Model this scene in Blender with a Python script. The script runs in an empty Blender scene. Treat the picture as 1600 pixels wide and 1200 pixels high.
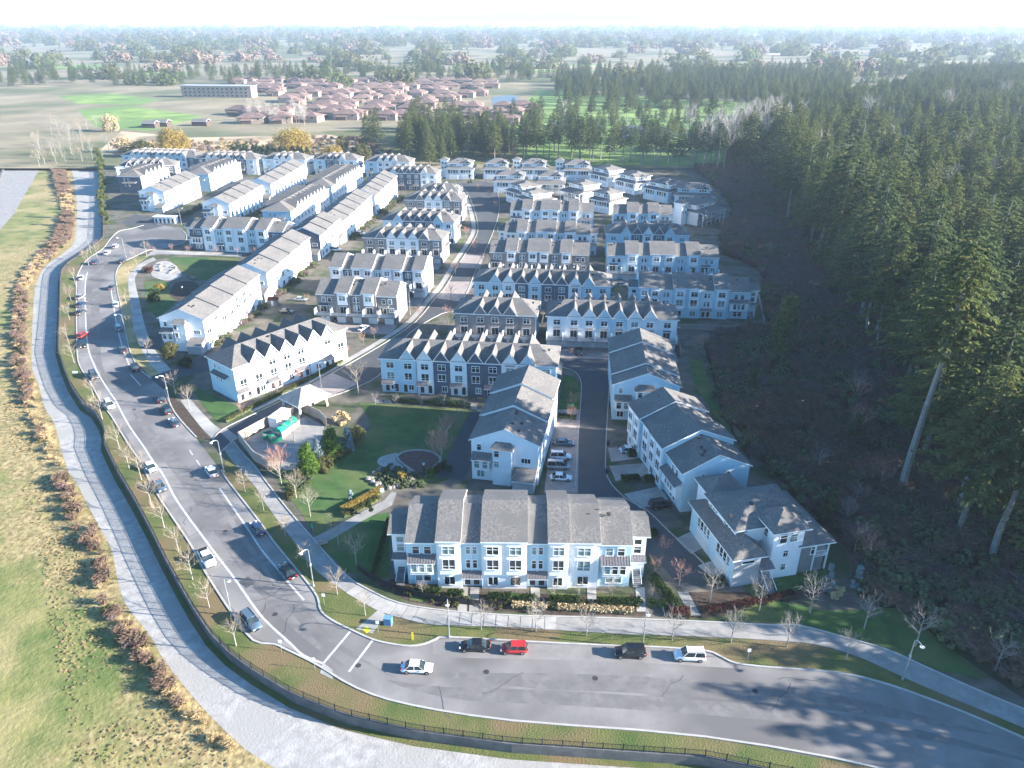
import bpy, math, random
import numpy as np
from mathutils import Vector, Matrix
RD = random.Random(11)
rad = math.radians
SC = bpy.context.scene
COL = SC.collection
# ---------------------------------------------------------------- camera
CAM_H, CAM_T, CAM_F = 84.3, rad(26.0), 1160.0
cd = bpy.data.cameras.new('camera'); cam = bpy.data.objects.new('camera', cd); COL.objects.link(cam)
cam.location = (0, 0, CAM_H); cam.rotation_euler = (math.pi/2 - CAM_T, 0, 0)
cd.sensor_width = 36; cd.lens = 36*CAM_F/1600; cd.clip_start = 1; cd.clip_end = 20000
SC.camera = cam
# ---------------------------------------------------------------- light
SUN_EL, SUN_AZ = rad(18.8), rad(-8)          # azimuth measured from +x towards +y
w = bpy.data.worlds.new('World'); SC.world = w; w.use_nodes = True
nt = w.node_tree; nt.nodes.clear()
sky = nt.nodes.new('ShaderNodeTexSky'); sky.sky_type = 'NISHITA'; sky.sun_disc = False
sky.sun_elevation = SUN_EL; sky.sun_rotation = math.pi/2 - SUN_AZ
sky.air_density = 0.8; sky.dust_density = 0.5; sky.ozone_density = 5.0
bg = nt.nodes.new('ShaderNodeBackground'); bg.inputs[1].default_value = 0.1
wo = nt.nodes.new('ShaderNodeOutputWorld')
hs = nt.nodes.new('ShaderNodeHueSaturation'); hs.inputs['Saturation'].default_value = 1.08; hs.inputs['Hue'].default_value = .49
nt.links.new(sky.outputs[0], hs.inputs['Color']); nt.links.new(hs.outputs[0], bg.inputs[0]); nt.links.new(bg.outputs[0], wo.inputs[0])
sl = bpy.data.lights.new('sun', 'SUN'); sl.energy = 5.0; sl.angle = rad(0.5); sl.color = (1.0, 0.93, 0.84)
so = bpy.data.objects.new('sun', sl); COL.objects.link(so)
sd = Vector((math.cos(SUN_EL)*math.cos(SUN_AZ), math.cos(SUN_EL)*math.sin(SUN_AZ), math.sin(SUN_EL)))
so.rotation_euler = sd.to_track_quat('Z', 'Y').to_euler(); so.location = sd*300
SC.view_settings.view_transform = 'Standard'; SC.view_settings.look = 'None'
SC.view_settings.exposure = 2.0; SC.view_settings.gamma = 1; SC.view_settings.use_curve_mapping = False
SC.render.engine = 'CYCLES'
cy = SC.cycles; cy.use_adaptive_sampling = True; cy.adaptive_threshold = 0.02
cy.max_bounces = 5; cy.diffuse_bounces = 2; cy.glossy_bounces = 2; cy.transmission_bounces = 2; cy.volume_bounces = 0
cy.use_denoising = True
cy.volume_step_rate = 1.0
# ---------------------------------------------------------------- materials
MATS = {}
def mat(name, c1, c2=None, sc=1.0, rough=.85, bump=0, c3=None, sc2=None, metal=0, detail=4, spec=.4, bsc=None, world=False, stops=(.35, .65)):
    if name in MATS: return MATS[name]
    m = bpy.data.materials.new(name); m.use_nodes = True; t = m.node_tree; N = t.nodes; Lk = t.links
    b = N['Principled BSDF']; b.inputs['Roughness'].default_value = rough; b.inputs['Metallic'].default_value = metal
    b.inputs['Specular IOR Level'].default_value = spec
    tc = N.new('ShaderNodeTexCoord'); co = tc.outputs['Object']
    if world:
        g = N.new('ShaderNodeNewGeometry'); co = g.outputs['Position']
    if c2 is None:
        b.inputs['Base Color'].default_value = (*c1, 1)
    else:
        n = N.new('ShaderNodeTexNoise'); n.inputs['Scale'].default_value = sc; n.inputs['Detail'].default_value = detail; n.inputs['Roughness'].default_value = .62
        Lk.new(co, n.inputs['Vector'])
        r = N.new('ShaderNodeValToRGB'); r.color_ramp.elements[0].position = stops[0]; r.color_ramp.elements[1].position = stops[1]
        r.color_ramp.elements[0].color = (*c1, 1); r.color_ramp.elements[1].color = (*c2, 1)
        Lk.new(n.outputs['Fac'], r.inputs[0]); out = r.outputs[0]
        if c3 is not None:
            n2 = N.new('ShaderNodeTexNoise'); n2.inputs['Scale'].default_value = sc2; n2.inputs['Detail'].default_value = 3
            Lk.new(co, n2.inputs['Vector'])
            r2 = N.new('ShaderNodeValToRGB'); r2.color_ramp.elements[0].position = .47; r2.color_ramp.elements[1].position = .6
            Lk.new(n2.outputs['Fac'], r2.inputs[0])
            mx = N.new('ShaderNodeMix'); mx.data_type = 'RGBA'
            Lk.new(r2.outputs[0], mx.inputs[0]); Lk.new(out, mx.inputs[6]); mx.inputs[7].default_value = (*c3, 1)
            out = mx.outputs[2]
        Lk.new(out, b.inputs['Base Color'])
    if bump:
        nb = N.new('ShaderNodeTexNoise'); nb.inputs['Scale'].default_value = bsc or sc*4; nb.inputs['Detail'].default_value = 4
        Lk.new(co, nb.inputs['Vector'])
        bp = N.new('ShaderNodeBump'); bp.inputs['Strength'].default_value = bump; bp.inputs['Distance'].default_value = .3
        Lk.new(nb.outputs['Fac'], bp.inputs['Height']); Lk.new(bp.outputs[0], b.inputs['Normal'])
    MATS[name] = m; return m
def stretched(m, vec):
    """squash the noise of a material along one direction (streaks)"""
    t = m.node_tree; mp = t.nodes.new('ShaderNodeMapping'); mp.inputs['Scale'].default_value = vec
    src = None
    for l in list(t.links):
        if l.to_node.type == 'TEX_NOISE' and l.to_socket.name == 'Vector':
            src = l.from_socket; tgt = l.to_socket; t.links.remove(l); t.links.new(mp.outputs[0], tgt)
    t.links.new(src, mp.inputs[0]); return m
mat('shingle', (.122,.115,.109), (.228,.214,.202), 2.4, .95, .25, c3=(.15,.143,.137), sc2=.22, detail=6, bsc=6, spec=.2)
mat('siding_white', (.82,.83,.83), (.87,.88,.88), .5, .6)
mat('siding_pale', (.46,.64,.72), (.52,.69,.76), .5, .65)  # pale siding, with the blue of shaded walls mixed into its colour
mat('siding_slate', (.085,.105,.14), (.115,.135,.17), .5, .65)
mat('siding_taupe', (.22,.205,.20), (.27,.25,.24), .5, .7)
mat('siding_grey', (.36,.37,.38), (.42,.43,.43), .5, .7)
mat('trim_white', (.86,.87,.87), None, rough=.5)
mat('metal_roof', (.17,.155,.16), (.22,.20,.20), 1, .45, metal=.2)
mat('glass_dark', (.012,.02,.025), (.035,.05,.055), .8, .08, spec=.9)
mat('glass_blind', (.13,.2,.2), (.24,.32,.31), .9, .18, spec=.7)
mat('door_dark', (.03,.03,.035), None, rough=.4)
mat('garage_white', (.62,.65,.67), (.7,.72,.73), .6, .5)
mat('deck_grey', (.16,.16,.17), (.22,.22,.22), 1, .8)
mat('vent_dark', (.05,.045,.045), None, rough=.6)
mat('asphalt_new', (.062,.066,.072), (.082,.086,.092), .25, .9, .08, c3=(.07,.074,.08), sc2=.05, world=True, bsc=8)
mat('bay_asphalt', (.21,.198,.19), (.29,.272,.26), .3, .9, .1, c3=(.19,.18,.172), sc2=.15, world=True, bsc=6, detail=6)
mat('asphalt_wear', (.14,.132,.128), (.21,.198,.19), .22, .9, .1, c3=(.15,.143,.138), sc2=.6, world=True, bsc=6, detail=6)
mat('asphalt_old', (.17,.16,.155), (.26,.245,.235), .12, .9, .1, c3=(.135,.128,.125), sc2=.045, world=True, bsc=6, detail=6)
mat('paver_pink', (.27,.225,.21), (.35,.30,.28), .7, .9, .1, world=True, bsc=6)
mat('concrete', (.33,.315,.295), (.45,.43,.405), .4, .9, .06, world=True, bsc=5, c3=(.29,.28,.26), sc2=.2)
mat('concrete_old', (.24,.23,.22), (.33,.315,.295), .5, .9, .08, world=True, bsc=5)
mat('kerb', (.36,.345,.32), (.45,.43,.40), .8, .9, world=True)
mat('gravel_path', (.28,.27,.258), (.43,.415,.395), .6, .95, .22, c3=(.33,.32,.30), sc2=.12, world=True, bsc=3.5, detail=10)
mat('line_white', (.40,.40,.39), (.62,.62,.60), 1.2, .7, world=True)
mat('lawn', (.035,.085,.02), (.06,.13,.03), .35, .95, .3, c3=(.12,.135,.045), sc2=.06, world=True, bsc=5, detail=6)
mat('verge_grass', (.065,.10,.022), (.14,.14,.045), .22, .95, .4, c3=(.17,.125,.06), sc2=.09, world=True, bsc=4, detail=8)
mat('field_grass', (.085,.13,.03), (.26,.24,.085), .16, .95, .5, c3=(.38,.30,.145), sc2=.035, world=True, bsc=1.6, detail=10)
mat('dry_grass', (.30,.22,.10), (.46,.36,.18), .25, .95, .7, c3=(.15,.16,.05), sc2=.05, world=True, bsc=1.5, detail=10)
mat('mulch', (.045,.032,.024), (.09,.062,.045), 1.2, .98, .5, world=True, bsc=5, detail=8)
mat('estate_ground', (.10,.085,.07), (.17,.15,.12), .3, .95, .3, c3=(.055,.075,.03), sc2=.12, world=True, bsc=4, detail=6)
mat('forest_floor', (.07,.055,.042), (.13,.10,.07), .12, .98, .7, c3=(.035,.05,.02), sc2=.05, world=True, bsc=1.2, detail=9)
mat('golf_grass', (.10,.17,.035), (.26,.36,.08), .035, .95, .2, c3=(.13,.22,.05), sc2=.012, world=True, bsc=2)
mat('far_ground', (.20,.165,.10), (.32,.26,.16), .02, .95, .3, c3=(.11,.12,.05), sc2=.006, world=True, bsc=.5, detail=8)
mat('wetland', (.42,.31,.20), (.56,.44,.29), .05, .95, .4, c3=(.24,.19,.12), sc2=.02, world=True, bsc=.8, detail=8)
mat('pond_water', (.10,.12,.12), (.15,.17,.17), .05, .35, .02, world=True, spec=.9)
mat('bark', (.16,.14,.12), (.26,.23,.20), 1.5, .95, .4)
mat('bark_grey', (.20,.19,.175), (.30,.285,.265), 1.5, .9)
mat('bark_pale', (.26,.235,.205), (.37,.34,.30), 1.5, .9)
mat('twig_beige', (.27,.21,.155), (.38,.30,.22), 2, .9)
mat('twig_red', (.40,.19,.14), (.54,.30,.23), 2, .9)
mat('twig_grey', (.22,.195,.18), (.31,.28,.26), 2, .9)
mat('twig_white', (.38,.34,.30), (.50,.455,.41), 2, .9)
mat('needles', (.09,.13,.042), (.17,.21,.072), .35, .9, c3=(.19,.19,.07), sc2=.9, spec=.15)
mat('needles_dark', (.07,.105,.048), (.125,.165,.07), .35, .9, spec=.15)
mat('needles_gold', (.10,.135,.045), (.19,.215,.08), .35, .9, c3=(.14,.19,.07), sc2=.9, spec=.15)
mat('leaf_green', (.07,.14,.025), (.18,.28,.05), 1.2, .85, spec=.2)
mat('leaf_hedge', (.025,.055,.016), (.07,.11,.03), 1.5, .9, spec=.2)
mat('leaf_yellow', (.33,.23,.05), (.50,.38,.11), .6, .9)
mat('leaf_olive', (.09,.10,.03), (.20,.19,.07), .8, .9)
mat('leaf_red', (.10,.04,.03), (.17,.07,.055), 1.2, .9)
mat('leaf_blue', (.12,.17,.18), (.22,.28,.29), 1.2, .9)
mat('brush_brown', (.15,.10,.075), (.26,.18,.13), .5, .95)
mat('brush_purple', (.15,.10,.10), (.25,.18,.17), .5, .95)
mat('brush_tan', (.38,.28,.15), (.52,.41,.24), .5, .95)
mat('brush_green', (.06,.085,.035), (.13,.15,.065), .5, .95)
mat('wood_fence', (.30,.25,.21), (.42,.36,.31), 1.3, .9, .1)
mat('fence_black', (.022,.024,.028), None, rough=.5)
mat('retaining', (.10,.10,.10), (.16,.155,.15), .6, .9, world=True)
mat('galv', (.50,.52,.53), None, rough=.35, metal=.6)
mat('play_mulch', (.10,.05,.042), (.17,.09,.075), 1.2, .98, .4, world=True, bsc=5)
mat('rock', (.17,.155,.14), (.30,.28,.255), 1.5, .9, .3)
mat('tile_red', (.15,.10,.085), (.22,.145,.125), .15, .9, .1, bsc=3)
mat('stucco', (.30,.23,.19), (.40,.32,.27), .3, .9)
mat('timber_brown', (.07,.05,.045), (.12,.085,.07), .6, .8)
mat('tyre', (.018,.018,.018), None, rough=.9)
mat('rim', (.45,.45,.46), None, rough=.3, metal=.8)
mat('lamp_clear', (.75,.75,.72), None, rough=.15, spec=.8)
mat('lamp_red', (.35,.02,.015), None, rough=.2)
for n, c in dict(white=(.78,.79,.80), black=(.012,.013,.015), silver=(.42,.44,.46), blue=(.03,.055,.12), red=(.45,.03,.028), grey=(.12,.13,.14), bluegrey=(.13,.19,.25)).items():
    mat('paint_'+n, c, None, rough=.22, spec=.7, metal=.35 if n in('silver','grey','bluegrey') else 0)
mat('bin_green', (.01,.22,.12), (.015,.28,.16), 2, .5)
mat('tarp_green', (.01,.30,.19), (.02,.38,.25), 2, .5)
mat('plank_grey', (.33,.30,.27), (.45,.42,.38), 2, .85)
mat('sign_yellow', (.75,.62,.03), None, rough=.5)
mat('sign_white', (.8,.8,.8), None, rough=.5)
mat('sign_blue', (.04,.20,.55), None, rough=.5)
mat('sign_green', (.02,.35,.22), None, rough=.5)
mat('box_blue', (.12,.28,.45), None, rough=.5)
M = MATS
def _noop(): pass
def translucent(n, f):
    t = M[n].node_tree; N = t.nodes; L = t.links; b = N['Principled BSDF']; o = [x for x in N if x.type == 'OUTPUT_MATERIAL'][0]
    tr = N.new('ShaderNodeBsdfTranslucent'); mx = N.new('ShaderNodeMixShader'); mx.inputs[0].default_value = f
    L.new(b.inputs['Base Color'].links[0].from_socket, tr.inputs['Color']); L.new(b.outputs[0], mx.inputs[1]); L.new(tr.outputs[0], mx.inputs[2]); L.new(mx.outputs[0], o.inputs['Surface'])
for n_ in ('needles_gold','needles','needles_dark','leaf_green','leaf_yellow','leaf_olive','leaf_hedge','leaf_red'): translucent(n_, .55)
# ---------------------------------------------------------------- helpers
def G(px, py, z=0.0):
    """point of the place that the photograph shows at (px, py), at height z"""
    v = (py-600)/CAM_F; h = (px-800)/CAM_F
    t = (CAM_H-z)/(math.sin(CAM_T)+v*math.cos(CAM_T))
    return Vector((h*t, t*(math.cos(CAM_T)-v*math.sin(CAM_T)), z))
class MB:
    def __init__(s): s.v = []; s.f = []; s.m = []; s.mats = []
    def mi(s, m):
        m = M[m] if isinstance(m, str) else m
        if m not in s.mats: s.mats.append(m)
        return s.mats.index(m)
    def poly(s, pts, m):
        n = len(s.v); s.v += [tuple(p) for p in pts]; s.f.append(tuple(range(n, n+len(pts)))); s.m.append(s.mi(m))
    def box(s, x0, x1, y0, y1, z0, z1, m, top=None):
        n = len(s.v)
        s.v += [(x0,y0,z0),(x1,y0,z0),(x1,y1,z0),(x0,y1,z0),(x0,y0,z1),(x1,y0,z1),(x1,y1,z1),(x0,y1,z1)]
        k = s.mi(m)
        for q in ((0,3,2,1),(0,1,5,4),(1,2,6,5),(2,3,7,6),(3,0,4,7)): s.f.append(tuple(n+i for i in q)); s.m.append(k)
        s.f.append((n+4,n+5,n+6,n+7)); s.m.append(s.mi(top) if top else k)
        return s
    def prism(s, prof, a0, a1, axis, mats, endm):
        """profile (p, z) extruded along u or v; one material per edge"""
        P = (lambda a, p, z: (a, p, z)) if axis == 'u' else (lambda a, p, z: (p, a, z))
        n = len(prof)
        for i in range(n):
            p, q = prof[i], prof[(i+1) % n]; m = mats if isinstance(mats, str) else mats[i]
            s.poly([P(a0,*p), P(a1,*p), P(a1,*q), P(a0,*q)], m)
        s.poly([P(a0,*p) for p in prof], endm); s.poly([P(a1,*p) for p in reversed(prof)], endm)
        return s
    def tube(s, p0, p1, r0, r1, m, n=5, cap=False):
        p0 = Vector(p0); p1 = Vector(p1); d = (p1-p0)
        if d.length < 1e-6: return s
        d.normalize(); a = d.cross(Vector((0,0,1))) if abs(d.z) < .95 else d.cross(Vector((1,0,0))); a.normalize(); b = d.cross(a)
        k = len(s.v); mi = s.mi(m)
        for i in range(n):
            t = 2*math.pi*i/n; e = a*math.cos(t)+b*math.sin(t); s.v.append(tuple(p0+e*r0)); s.v.append(tuple(p1+e*r1))
        for i in range(n):
            j = (i+1) % n; s.f.append((k+2*i, k+2*j, k+2*j+1, k+2*i+1)); s.m.append(mi)
        if cap: s.f.append(tuple(k+2*i+1 for i in range(n))); s.m.append(mi)
        return s
    def mesh(s, name, smooth=False):
        me = bpy.data.meshes.new(name); me.from_pydata(s.v, [], s.f)
        for m in s.mats: me.materials.append(m)
        me.polygons.foreach_set('material_index', s.m)
        if smooth: me.polygons.foreach_set('use_smooth', [True]*len(s.f))
        me.update(); return me
    def obj(s, name, parent=None, smooth=False, **k): return link(name, s.mesh(name, smooth), parent, **k)
def link(name, me, parent=None, loc=None, rz=None, sc=None, label=None, cat=None, group=None, kind=None):
    o = bpy.data.objects.new(name, me); COL.objects.link(o)
    if parent is not None: o.parent = parent
    if loc is not None: o.location = loc
    if rz is not None: o.rotation_euler = (0, 0, rz)
    if sc is not None: o.scale = sc if hasattr(sc, '__len__') else (sc, sc, sc)
    if label: o['label'] = label
    if cat: o['category'] = cat
    if group: o['group'] = group
    if kind: o['kind'] = kind
    return o
def thing(name, label, cat, loc=(0,0,0), rz=0, group=None): return link(name, None, None, loc, rz, None, label, cat, group)
def copy_tree(o, parent=None):
    c = o.copy(); COL.objects.link(c)
    if parent is not None: c.parent = parent
    for ch in KIDS(o): copy_tree(ch, c)
    return c
def KIDS(o): return list(o.children)
def smooth(pts, k=4, closed=False):
    """Catmull-Rom through the points"""
    P = [Vector(p) for p in pts]; n = len(P); out = []
    for i in range(n if closed else n-1):
        a = P[(i-1) % n] if (closed or i > 0) else P[0]; b = P[i]; c = P[(i+1) % n]; d = P[(i+2) % n] if (closed or i < n-2) else P[-1]
        for j in range(k):
            t = j/k; out.append(.5*((2*b)+(c-a)*t+(2*a-5*b+4*c-d)*t*t+(3*b-a-3*c+d)*t**3))
    if not closed: out.append(P[-1])
    return out
def GL(pts, z=0, k=0, closed=False):
    P = [G(x, y, z) for x, y in pts]
    return smooth(P, k, closed) if k else P
def sheet(name, P, z, m, kind='structure'):
    mb = MB(); mb.poly([(p[0], p[1], z) for p in P], m); return mb.obj(name, kind=kind)
def offset(P, d):
    out = []
    for i, p in enumerate(P):
        a = P[max(i-1, 0)]; b = P[min(i+1, len(P)-1)]; t = (b-a); t.z = 0; t.normalize(); out.append(p+Vector((-t.y, t.x, 0))*d)
    return out
def band(mb, P, d0, d1, z0, z1, m):
    """a raised strip between two offsets of a polyline (kerb, wall)"""
    A = offset(P, d0); B = offset(P, d1)
    for i in range(len(P)-1):
        a, b, c, d = A[i], A[i+1], B[i+1], B[i]
        mb.poly([(a.x,a.y,z1),(b.x,b.y,z1),(c.x,c.y,z1),(d.x,d.y,z1)], m)
        if z1 > z0+.02:
            mb.poly([(a.x,a.y,z0),(b.x,b.y,z0),(b.x,b.y,z1),(a.x,a.y,z1)], m)
            mb.poly([(d.x,d.y,z0),(c.x,c.y,z0),(c.x,c.y,z1),(d.x,d.y,z1)], m)
def resample(P, step):
    out = [P[0].copy()]; acc = 0
    for i in range(len(P)-1):
        a, b = P[i], P[i+1]; L = (b-a).length
        if L < 1e-6: continue
        t = step-acc
        while t <= L: out.append(a.lerp(b, t/L)); t += step
        acc = L-(t-step)
    return out
ORD = 'first second third fourth fifth sixth seventh eighth ninth tenth eleventh twelfth thirteenth fourteenth fifteenth sixteenth seventeenth eighteenth nineteenth twentieth'.split()
# ---------------------------------------------------------------- geometry-node scatter (for stuff)
def scatter(name, protos, pts, scl, rz, idx, label, cat):
    me = bpy.data.meshes.new(name); me.from_pydata([tuple(p) for p in pts], [], [])
    for an, ty, dat in (('s', 'FLOAT', scl), ('r', 'FLOAT', rz), ('k', 'INT', idx)):
        at = me.attributes.new(an, ty, 'POINT'); at.data.foreach_set('value', list(dat))
    o = link(name, me, label=label, cat=cat, kind='stuff')
    ng = bpy.data.node_groups.new(name, 'GeometryNodeTree')
    ng.interface.new_socket('Geometry', in_out='INPUT', socket_type='NodeSocketGeometry')
    ng.interface.new_socket('Geometry', in_out='OUTPUT', socket_type='NodeSocketGeometry')
    N = ng.nodes; Lk = ng.links; gi = N.new('NodeGroupInput'); go = N.new('NodeGroupOutput')
    ip = N.new('GeometryNodeInstanceOnPoints'); ip.inputs['Pick Instance'].default_value = True
    gti = N.new('GeometryNodeGeometryToInstance')
    for p in reversed(protos):
        oi = N.new('GeometryNodeObjectInfo'); oi.inputs['Object'].default_value = p; oi.inputs['As Instance'].default_value = False
        Lk.new(oi.outputs['Geometry'], gti.inputs[0])
    def att(n, t):
        a = N.new('GeometryNodeInputNamedAttribute'); a.data_type = t; a.inputs[0].default_value = n
        return a.outputs[0]
    cx = N.new('ShaderNodeCombineXYZ'); Lk.new(att('r', 'FLOAT'), cx.inputs[2])
    Lk.new(gi.outputs[0], ip.inputs['Points']); Lk.new(gti.outputs[0], ip.inputs['Instance'])
    Lk.new(att('k', 'INT'), ip.inputs['Instance Index']); Lk.new(cx.outputs[0], ip.inputs['Rotation']); Lk.new(att('s', 'FLOAT'), ip.inputs['Scale'])
    Lk.new(ip.outputs[0], go.inputs[0])
    md = o.modifiers.new('scatter', 'NODES'); md.node_group = ng
    return o
def proto(me, name): return bpy.data.objects.new(name, me)
def inside(P, x, y):
    c = False; n = len(P); j = n-1
    for i in range(n):
        if (P[i][1] > y) != (P[j][1] > y) and x < (P[j][0]-P[i][0])*(y-P[i][1])/(P[j][1]-P[i][1])+P[i][0]: c = not c
        j = i
    return c
def pts_in(P, n, z=0, mind=0):
    xs = [p[0] for p in P]; ys = [p[1] for p in P]; out = []; tries = 0
    while len(out) < n and tries < n*40:
        tries += 1; x = RD.uniform(min(xs), max(xs)); y = RD.uniform(min(ys), max(ys))
        if inside(P, x, y) and (not mind or all((x-q[0])**2+(y-q[1])**2 > mind*mind for q in out)): out.append((x, y, z))
    return out
# ================================================================ GROUND
FENCE_PX = [(2300,1560),(1700,1330),(1400,1240),(1100,1180),(800,1160),(650,1140),(540,1115),(460,1083),(400,1047),(362,1020),(332,990),(305,950),(282,910),(260,870),(240,830),(217,787),(195,750),(187,737),(172,707),(165,692),(166,675),(162,662),(150,642),(132,630),(125,620),(112,600),(100,570),(92.5,545),(94,500),(95,450),(95,437),(97,422),(107,410),(130,395),(150,382),(162,370),(162,330),(161,290),(156,255)]
FENCE = GL(FENCE_PX)
pf = [p.xy for p in FENCE]
base = MB(); base.poly([(-9000,-3000,-1.6),(9000,-3000,-1.6),(9000,16000,-1.6),(-9000,16000,-1.6)], 'far_ground'); base.obj('ground', kind='structure')
top = [tuple(p) for p in pf] + [tuple(G(60,236).xy), (-8900, G(60,236).y+60), (-8900,15900), (8900,15900), (8900,-2500), (tuple(G(2300,1560).xy)[0], -2500)]
sheet('terrace_ground', top, 0, 'estate_ground')
Zp = -1.6
# field left of the path
pathL = GL([(1400,1330),(900,1290),(600,1260),(420,1195),(330,1120),(270,1050),(252,1025),(240,1002),(220,975),(197,945),(185,912),(175,862),(160,832),(140,795),(117,750),(107,737),(95,700),(85,662),(70,637),(60,600),(50,575),(50,525),(55,450),(72,415),(100,395),(117,375),(120,325),(118,300),(112,265),(104,243)], Zp, 3)
pathR = [Vector((p.x, p.y, Zp)) for p in offset(FENCE[3:], 1.2)]
sheet('gravel_path', pathL + [Vector((p.x,p.y,Zp)) for p in reversed(pathR)], Zp+.02, 'gravel_path')
# the field: a fine grid whose attribute says how dry the grass is, driest along the bank
def field_sheet():
    xs = np.arange(-420, 60, 3.2); ys = np.arange(-40, G(60,237).y, 3.2); X, Y = np.meshgrid(xs, ys); n = X.size
    P = np.array([(p.x, p.y) for p in resample(pathL, 4)]); V = np.stack([X.ravel(), Y.ravel()], 1)
    d = np.full(n, 1e9); sg = np.zeros(n)
    for q in P: dd = np.hypot(V[:,0]-q[0], V[:,1]-q[1]); d = np.minimum(d, dd)
    w_ = 17+8*np.sin(V[:,1]*.045+1)+5*np.sin(V[:,1]*.13); a = np.clip(1.35-d/w_, 0, 1)
    me = bpy.data.meshes.new('field'); c = len(xs); r = len(ys)
    idx = np.arange(n).reshape(r, c); F_ = np.stack([idx[:-1,:-1], idx[:-1,1:], idx[1:,1:], idx[1:,:-1]], -1).reshape(-1, 4)
    me.from_pydata([(x, y, Zp+.01) for x, y in V], [], F_.tolist()); at = me.attributes.new('dry', 'FLOAT', 'POINT'); at.data.foreach_set('value', a.astype('f'))
    m = M['field_grass'].copy(); t = m.node_tree; N = t.nodes; L = t.links; bs = N['Principled BSDF']; src = bs.inputs['Base Color'].links[0].from_socket
    an = N.new('ShaderNodeAttribute'); an.attribute_name = 'dry'; no = N.new('ShaderNodeTexNoise'); no.inputs['Scale'].default_value = .35; no.inputs['Detail'].default_value = 8
    ge = N.new('ShaderNodeNewGeometry'); L.new(ge.outputs['Position'], no.inputs['Vector'])
    m1 = N.new('ShaderNodeMath'); m1.operation = 'MULTIPLY_ADD'; L.new(no.outputs['Fac'], m1.inputs[0]); m1.inputs[1].default_value = 2.6; m1.inputs[2].default_value = -1.35
    m2 = N.new('ShaderNodeMath'); m2.operation = 'ADD'; m2.use_clamp = True; L.new(an.outputs['Fac'], m2.inputs[0]); L.new(m1.outputs[0], m2.inputs[1])
    m3 = N.new('ShaderNodeMath'); m3.operation = 'MULTIPLY'; L.new(m2.outputs[0], m3.inputs[0]); m4 = N.new('ShaderNodeMath'); m4.operation = 'MINIMUM'; L.new(an.outputs['Fac'], m4.inputs[0]); m4.inputs[1].default_value = .25
    m5 = N.new('ShaderNodeMath'); m5.operation = 'MULTIPLY'; m5.use_clamp = True; L.new(m4.outputs[0], m5.inputs[0]); m5.inputs[1].default_value = 4; L.new(m5.outputs[0], m3.inputs[1])
    n2 = N.new('ShaderNodeTexNoise'); n2.inputs['Scale'].default_value = 1.1; n2.inputs['Detail'].default_value = 8; L.new(ge.outputs['Position'], n2.inputs['Vector'])
    rp = N.new('ShaderNodeValToRGB'); rp.color_ramp.elements[0].position = .35; rp.color_ramp.elements[1].position = .65; rp.color_ramp.elements[0].color = (.19,.14,.06,1); rp.color_ramp.elements[1].color = (.44,.345,.17,1); L.new(n2.outputs['Fac'], rp.inputs[0])
    mx = N.new('ShaderNodeMix'); mx.data_type = 'RGBA'; L.new(m3.outputs[0], mx.inputs[0]); L.new(src, mx.inputs[6]); L.new(rp.outputs[0], mx.inputs[7]); L.new(mx.outputs[2], bs.inputs['Base Color'])
    me.materials.append(m); link('field', me, kind='structure')
field_sheet()
sheet('path_verge', [Vector((p.x,p.y,0)) for p in FENCE[2:]] + [p for p in reversed(offset(FENCE[2:], 1.3))], Zp+.04, 'verge_grass')
# retaining wall below the fence
mb = MB(); band(mb, FENCE, 0, .35, Zp, .12, 'retaining'); mb.obj('retaining_wall', label='long low concrete retaining wall between gravel path and grass verge', cat='wall')
sheet('far_land', [(-8800,488),(150,488),(150,700),(8800,700),(8800,15800),(-8800,15800)], .016, 'far_ground')
# forest and brush floor
FOREST_PX = [(1205,262),(1228,350),(1270,410),(1345,525),(1395,640),(1400,775),(1480,860),(1600,960)]
FE = GL(FOREST_PX)
sheet('forest_floor', [G(1085,262), G(1150,330), G(1128,395), G(1190,420), G(1200,520), G(1100,530), G(1125,640), G(1215,740), G(1320,860), G(1340,930), G(1440,985), G(1530,1045), G(1640,1120), Vector((400,40,0)), Vector((1500,200,0)), Vector((1500,900,0)), G(1085,235)], .012, 'forest_floor')
# golf course and far land
sheet('golf_course', [G(820,258), G(1210,262), G(1300,225), G(1290,175), G(1200,160), G(1000,150), G(840,140), G(800,180), G(770,230)], .03, 'golf_grass')
sheet('far_field_green', [G(120,172), G(200,165), G(320,182), G(230,205), G(150,198)], .05, 'golf_grass')
sheet('playing_field', [G(90,150), G(180,146), G(250,156), G(220,164), G(120,162)], .06, 'golf_grass')
sheet('marsh', [G(300,215), G(640,208), G(660,250), G(480,255), G(360,246), G(150,240), G(190,205)], .03, 'wetland')
sheet('fairway', [G(500,206), G(720,196), G(800,205), G(820,260), G(640,252), G(560,222)], .045, 'verge_grass')
for pp in ([(862,190),(930,192),(935,203),(868,205)], [(968,197),(1048,200),(1042,222),(985,220)], [(770,152),(808,150),(800,170),(778,172)], [(895,194),(930,197),(925,206),(893,204)]):
    sheet('pond', GL(pp, 0, 4, True), .08, 'pond_water')
for k in range(26):
    x = RD.uniform(-100,1700); y = RD.uniform(62,140); w_ = RD.uniform(60,260)*(y-20)/90; h = RD.uniform(3,9)*(y-30)/90
    if 330 < x < 860 and y > 118: continue
    q = [(x,y),(x+w_,y-RD.uniform(-2,2)),(x+w_+RD.uniform(-30,30),y-h),(x+RD.uniform(-30,30),y-h)]
    sheet('far_plot', GL(q), .1+k*.04, ('golf_grass','wetland','verge_grass','dry_grass','far_ground')[k%5])
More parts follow.
